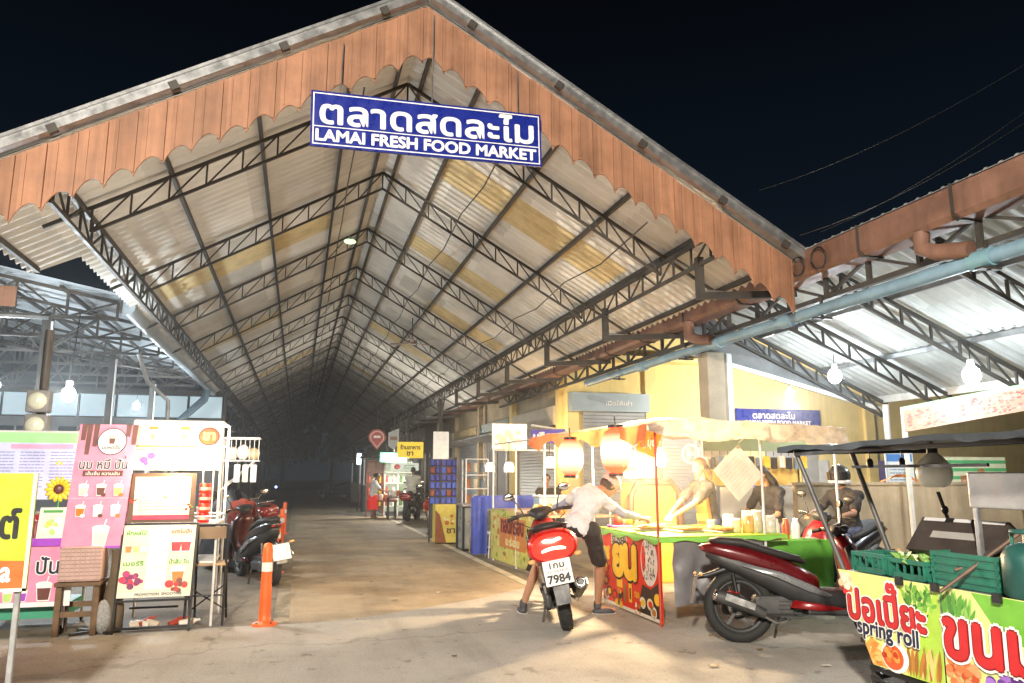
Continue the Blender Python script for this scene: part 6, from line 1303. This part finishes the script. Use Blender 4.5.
person('dark haired person in black sitting far behind the blue tarpaulin counter', dict(
    pel=(4.75, 14.4, .75), neck=(4.72, 14.4, 1.22), head=(4.68, 14.36, 1.40), shR=(4.54, 14.42, 1.18), shL=(4.92, 14.4, 1.18), elR=(4.48, 14.3, .95), wrR=(4.52, 14.12, .92), elL=(4.95, 14.3, .95), wrL=(4.85, 14.1, .92),
    hpR=(4.65, 14.35, .72), hpL=(4.85, 14.35, .72), knR=(4.62, 13.98, .70), knL=(4.86, 13.98, .70), anR=(4.6, 13.98, .3), anL=(4.88, 13.98, .3), toR=(4.6, 13.84, .26), toL=(4.88, 13.84, .26)),
    (-.4, -1, -.2), (0, 0, 1), SKIN, ('bun', None), BTE, 'short', None, mat('jeans', (.05, .07, .14)), 'long', None, s=.97, vox=.012)
t = thing('bench', 'plain stool bench carrying the person behind the blue tarpaulin', 'bench', (4.75, 14.45, 0)); b = MB(); b.bev((4.75, 14.45, .6), (.7, .4, .05), WOOD, .01); b.build('seat', t, True)
for sx in (-.3, .3): b = MB(); b.bev((4.75+sx, 14.45, .29), (.06, .35, .58), WOOD, .01); b.build('leg', t, True)
b = MB(); b.bar((4.42, 13.95, .22), (5.08, 13.95, .22), .04, WOOD); b.build('foot_rail', t, True)
RSK = mat('red_skirt', (.75, .02, .015), .7, 0, .1, 8, em=.25, emc=(1, .03, .02))  # a faint red glow is put into the skirt's material
person('person in white top and bright red skirt standing in the lane facing the stall', dict(
    pel=(2.55, 27.4, .82), neck=(2.62, 27.4, 1.28), head=(2.7, 27.38, 1.45), shR=(2.6, 27.22, 1.24), shL=(2.66, 27.58, 1.24), elR=(2.75, 27.2, 1.0), wrR=(2.95, 27.24, .95), elL=(2.8, 27.58, 1.0), wrL=(3.0, 27.5, .95),
    hpR=(2.55, 27.32, .78), hpL=(2.55, 27.48, .78), knR=(2.55, 27.32, .44), knL=(2.58, 27.5, .44), anR=(2.52, 27.32, .09), anL=(2.6, 27.5, .09), toR=(2.66, 27.32, .04), toL=(2.74, 27.5, .04)),
    (1, 0, -.2), (0, 0, 1), SKIND, ('bun', None), WSH, 'short', None, RSK, 'short', None, s=.95, vox=.013, skirt=True)
person('man in pale sleeveless top sitting on the black scooter by the glass cabinet', dict(
    pel=(3.68, 25.9, .98), neck=(3.74, 26.0, 1.46), head=(3.76, 26.05, 1.64), shR=(3.92, 25.96, 1.41), shL=(3.55, 26.05, 1.41), elR=(3.98, 26.15, 1.16), wrR=(4.05, 26.42, 1.08), elL=(3.6, 26.25, 1.16), wrL=(3.72, 26.5, 1.08),
    hpR=(3.78, 25.95, .93), hpL=(3.6, 25.98, .93), knR=(3.95, 26.2, .6), knL=(3.55, 26.3, .6), anR=(3.98, 26.1, .1), anL=(3.5, 26.2, .1), toR=(4.02, 26.24, .04), toL=(3.52, 26.34, .04)),
    (.3, 1, -.1), (0, 0, 1), SKIND, ('short', None), mat('pale_vest', (.6, .62, .56), .8), 'short', None, BSH, 'long', None, s=1.0, vox=.013)
rd = person('rider in black shirt with a black and white helmet behind the leaning cart post', dict(
    pel=(6.50, 8.06, .86), neck=(6.42, 8.03, 1.30), head=(6.36, 8.01, 1.465), shR=(6.38, 8.2, 1.25), shL=(6.47, 7.84, 1.25), elR=(6.2, 8.22, 1.08), wrR=(5.98, 8.08, 1.04), elL=(6.3, 7.72, 1.06), wrL=(6.05, 7.6, 1.04),
    hpR=(6.45, 8.15, .82), hpL=(6.5, 7.96, .82), knR=(6.1, 8.1, .72), knL=(6.16, 7.82, .72), anR=(6.12, 8.14, .36), anL=(6.16, 7.78, .36), toR=(5.97, 8.1, .31), toL=(6.02, 7.74, .31)),
    (-1, -.35, -.12), (0, 0, 1), SKIN, (None, None), BTE, 'short', None, mat('jeans', (.05, .07, .14)), 'long', SHOE, s=.97, vox=.012)
hr = thing('helmet', 'black and white helmet worn by the rider behind the leaning cart post', 'helmet', (6.36, 8.01, 1.47))
c = V((6.37, 8.015, 1.495)); b = MB(); b.ell(c, (.135, .13, .135), mat('helmet_black', (.03, .03, .032), .25, 0, .1, coat=.5)); b.torus(c-V((0, 0, .075)), .105, .03, mat('helmet_white', (.7, .7, .72), .25, 0, .1, coat=.5), (.1, 0, 1)); b.build('shell', hr, True)
b = MB(); FU = frame((-1, -.35, -.1), (0, 0, 1)); b.grid(lambda u, v: c+FU @ V((.142*math.sin((u-.5)*2.6), .142*math.cos((u-.5)*2.6), -.05+.1*v)), 14, 5, mat('visor', (.012, .012, .015), .08, 0, .1, coat=1)); b.build('visor', hr, True)

q = random.Random(77)
for i in range(16):
    x, y = q.uniform(-2.2, 4.2), q.uniform(5.2, 10.5); m = q.choice([pc('#d8d4c8'), pc('#8a7a50'), pc('#b8a888'), pc('#6a5a3a')]); w = q.uniform(.018, .04)
    b = MB(); b.grid(lambda u, v: (x+(u-.5)*w*2, y+(v-.5)*w*1.4, .012+.012*(NZ.noise(V((u*3+i, v*3, i)))+.4)), 5, 5, m); tag(b.build('paper_scrap'), 'tiny crumpled scrap of litter lying on the concrete', 'litter', 'scraps of litter on the concrete')
# ---------------------------------------------------------------- lights
def point(loc, w, c, r=.08, name='lamp_light'):
    l = bpy.data.lights.new(name, 'POINT'); l.energy = w*1.25; l.color = c; l.shadow_soft_size = r
    o = bpy.data.objects.new(name, l); COL.objects.link(o); o.location = loc; return o
COLD = (.82, .93, 1.0); WARM = (1, .70, .39); NEU = (1, .93, .82)
point((-3.55, 13.2, 2.7), 340, COLD); point((-6, 17.6, 3.1), 230, COLD); point((-4.2, 22, 3.1), 230, COLD); point((10.9, 15.2, 3.15), 700, NEU)                       # left bay LED, added bay lamp, far bay lamp, wall lamp
point((8.0, 10.0, 2.92), 140, COLD); point((8.0, 7.5, 2.62), 130, COLD)
point((3.95, 8.35, 1.6), 520, WARM); point((4.35, 8.9, 1.6), 40, WARM); point((4.6, 8.1, 1.7), 40, WARM)
point((-1.2, 8.25, 1.6), 40, WARM); point((-.9, 9.1, 1.75), 80, NEU)
point((4.6, 12.6, 1.9), 80, WARM)
point((3.6, 27.6, 2.1), 320, NEU); point((3.2, 33, 2.2), 120, COLD); point((5.6, 18, 2.2), 130, WARM)  # light by the glass cabinets is strengthened as fill for the hall roof
# the street lamp behind the photographer
l = bpy.data.lights.new('street_lamp', 'SPOT'); l.energy = 8000; l.color = (1, .90, .76); l.spot_size = rad(150); l.spot_blend = .6; l.shadow_soft_size = .25
o = bpy.data.objects.new('street_lamp', l); COL.objects.link(o); o.location = (-1.6, -2.6, 4.9)
o.rotation_euler = (V((1.2, 9, 3.0))-V(o.location)).to_track_quat('-Z', 'Y').to_euler()
# ---------------------------------------------------------------- night sky
w = bpy.data.worlds.new('World'); S.world = w; w.use_nodes = True; t = w.node_tree; N = t.nodes; L = t.links
bg = N['Background']; bg.inputs[1].default_value = 1.0
tc = N.new('ShaderNodeTexCoord'); sp = N.new('ShaderNodeSeparateXYZ'); L.new(tc.outputs['Generated'], sp.inputs[0])
cr = N.new('ShaderNodeValToRGB'); L.new(sp.outputs['Z'], cr.inputs[0])
cr.color_ramp.elements[0].position = .0; cr.color_ramp.elements[0].color = (.007, .012, .02, 1)
cr.color_ramp.elements[1].position = .62; cr.color_ramp.elements[1].color = (.0010, .0012, .0016, 1)
e = cr.color_ramp.elements.new(.32); e.color = (.004, .0072, .0125, 1)
L.new(cr.outputs[0], bg.inputs[0])
# ---------------------------------------------------------------- camera
c = bpy.data.cameras.new('camera'); c.lens = 760/1024*36; c.sensor_width = 36; c.clip_end = 600; c.clip_start = .05
o = bpy.data.objects.new('camera', c); COL.objects.link(o); S.camera = o
ph = math.atan((475-341.5)/760); th = math.atan(214*math.cos(ph)/760)
F = V((math.sin(th)*math.cos(ph), math.cos(th)*math.cos(ph), math.sin(ph))); R = V((math.cos(th), -math.sin(th), 0)); U = R.cross(F)
o.matrix_world = M(((R.x, U.x, -F.x, 0), (R.y, U.y, -F.y, 0), (R.z, U.z, -F.z, 1.5), (0, 0, 0, 1)))
S.view_settings.view_transform = 'Standard'; S.view_settings.look = 'None'; S.view_settings.exposure = 0; S.view_settings.gamma = 1
S.cycles.use_denoising = True; S.cycles.max_bounces = 8; S.cycles.sample_clamp_indirect = 6; S.cycles.sample_clamp_direct = 0
b = MB(); b.box((1, 35, 2.2), (24, 56, 4.8), None)
vm = bpy.data.materials.new('glare_haze_volume'); vm.use_nodes = True; t_ = vm.node_tree; t_.nodes.clear(); vo = t_.nodes.new('ShaderNodeVolumeScatter'); vo.inputs['Density'].default_value = .0062; vo.inputs['Anisotropy'].default_value = .55; oo = t_.nodes.new('ShaderNodeOutputMaterial'); t_.links.new(vo.outputs[0], oo.inputs['Volume'])  # thin scatter volume added so the lamps bloom, in place of lens glare
b.ms = [vm]; h = b.build('glare_haze'); struct(h)

b = MB(); N_ = 24; b.ell((4.2, 8.6, 1.5), (2.3, 2.4, 1.15), None, None, N_, 14)
v2 = bpy.data.materials.new('stall_glow_volume'); v2.use_nodes = True; t_ = v2.node_tree; t_.nodes.clear(); vo = t_.nodes.new('ShaderNodeVolumeScatter'); vo.inputs['Density'].default_value = .011; vo.inputs['Color'].default_value = (1, .93, .82, 1); vo.inputs['Anisotropy'].default_value = .4; oo = t_.nodes.new('ShaderNodeOutputMaterial')  # scatter volume added to veil the stall lamps in a soft glow
t_.links.new(vo.outputs[0], oo.inputs['Volume'])
b.ms = [v2]; struct(b.build('stall_glow'))
bpy.data.scenes.remove(TMP)
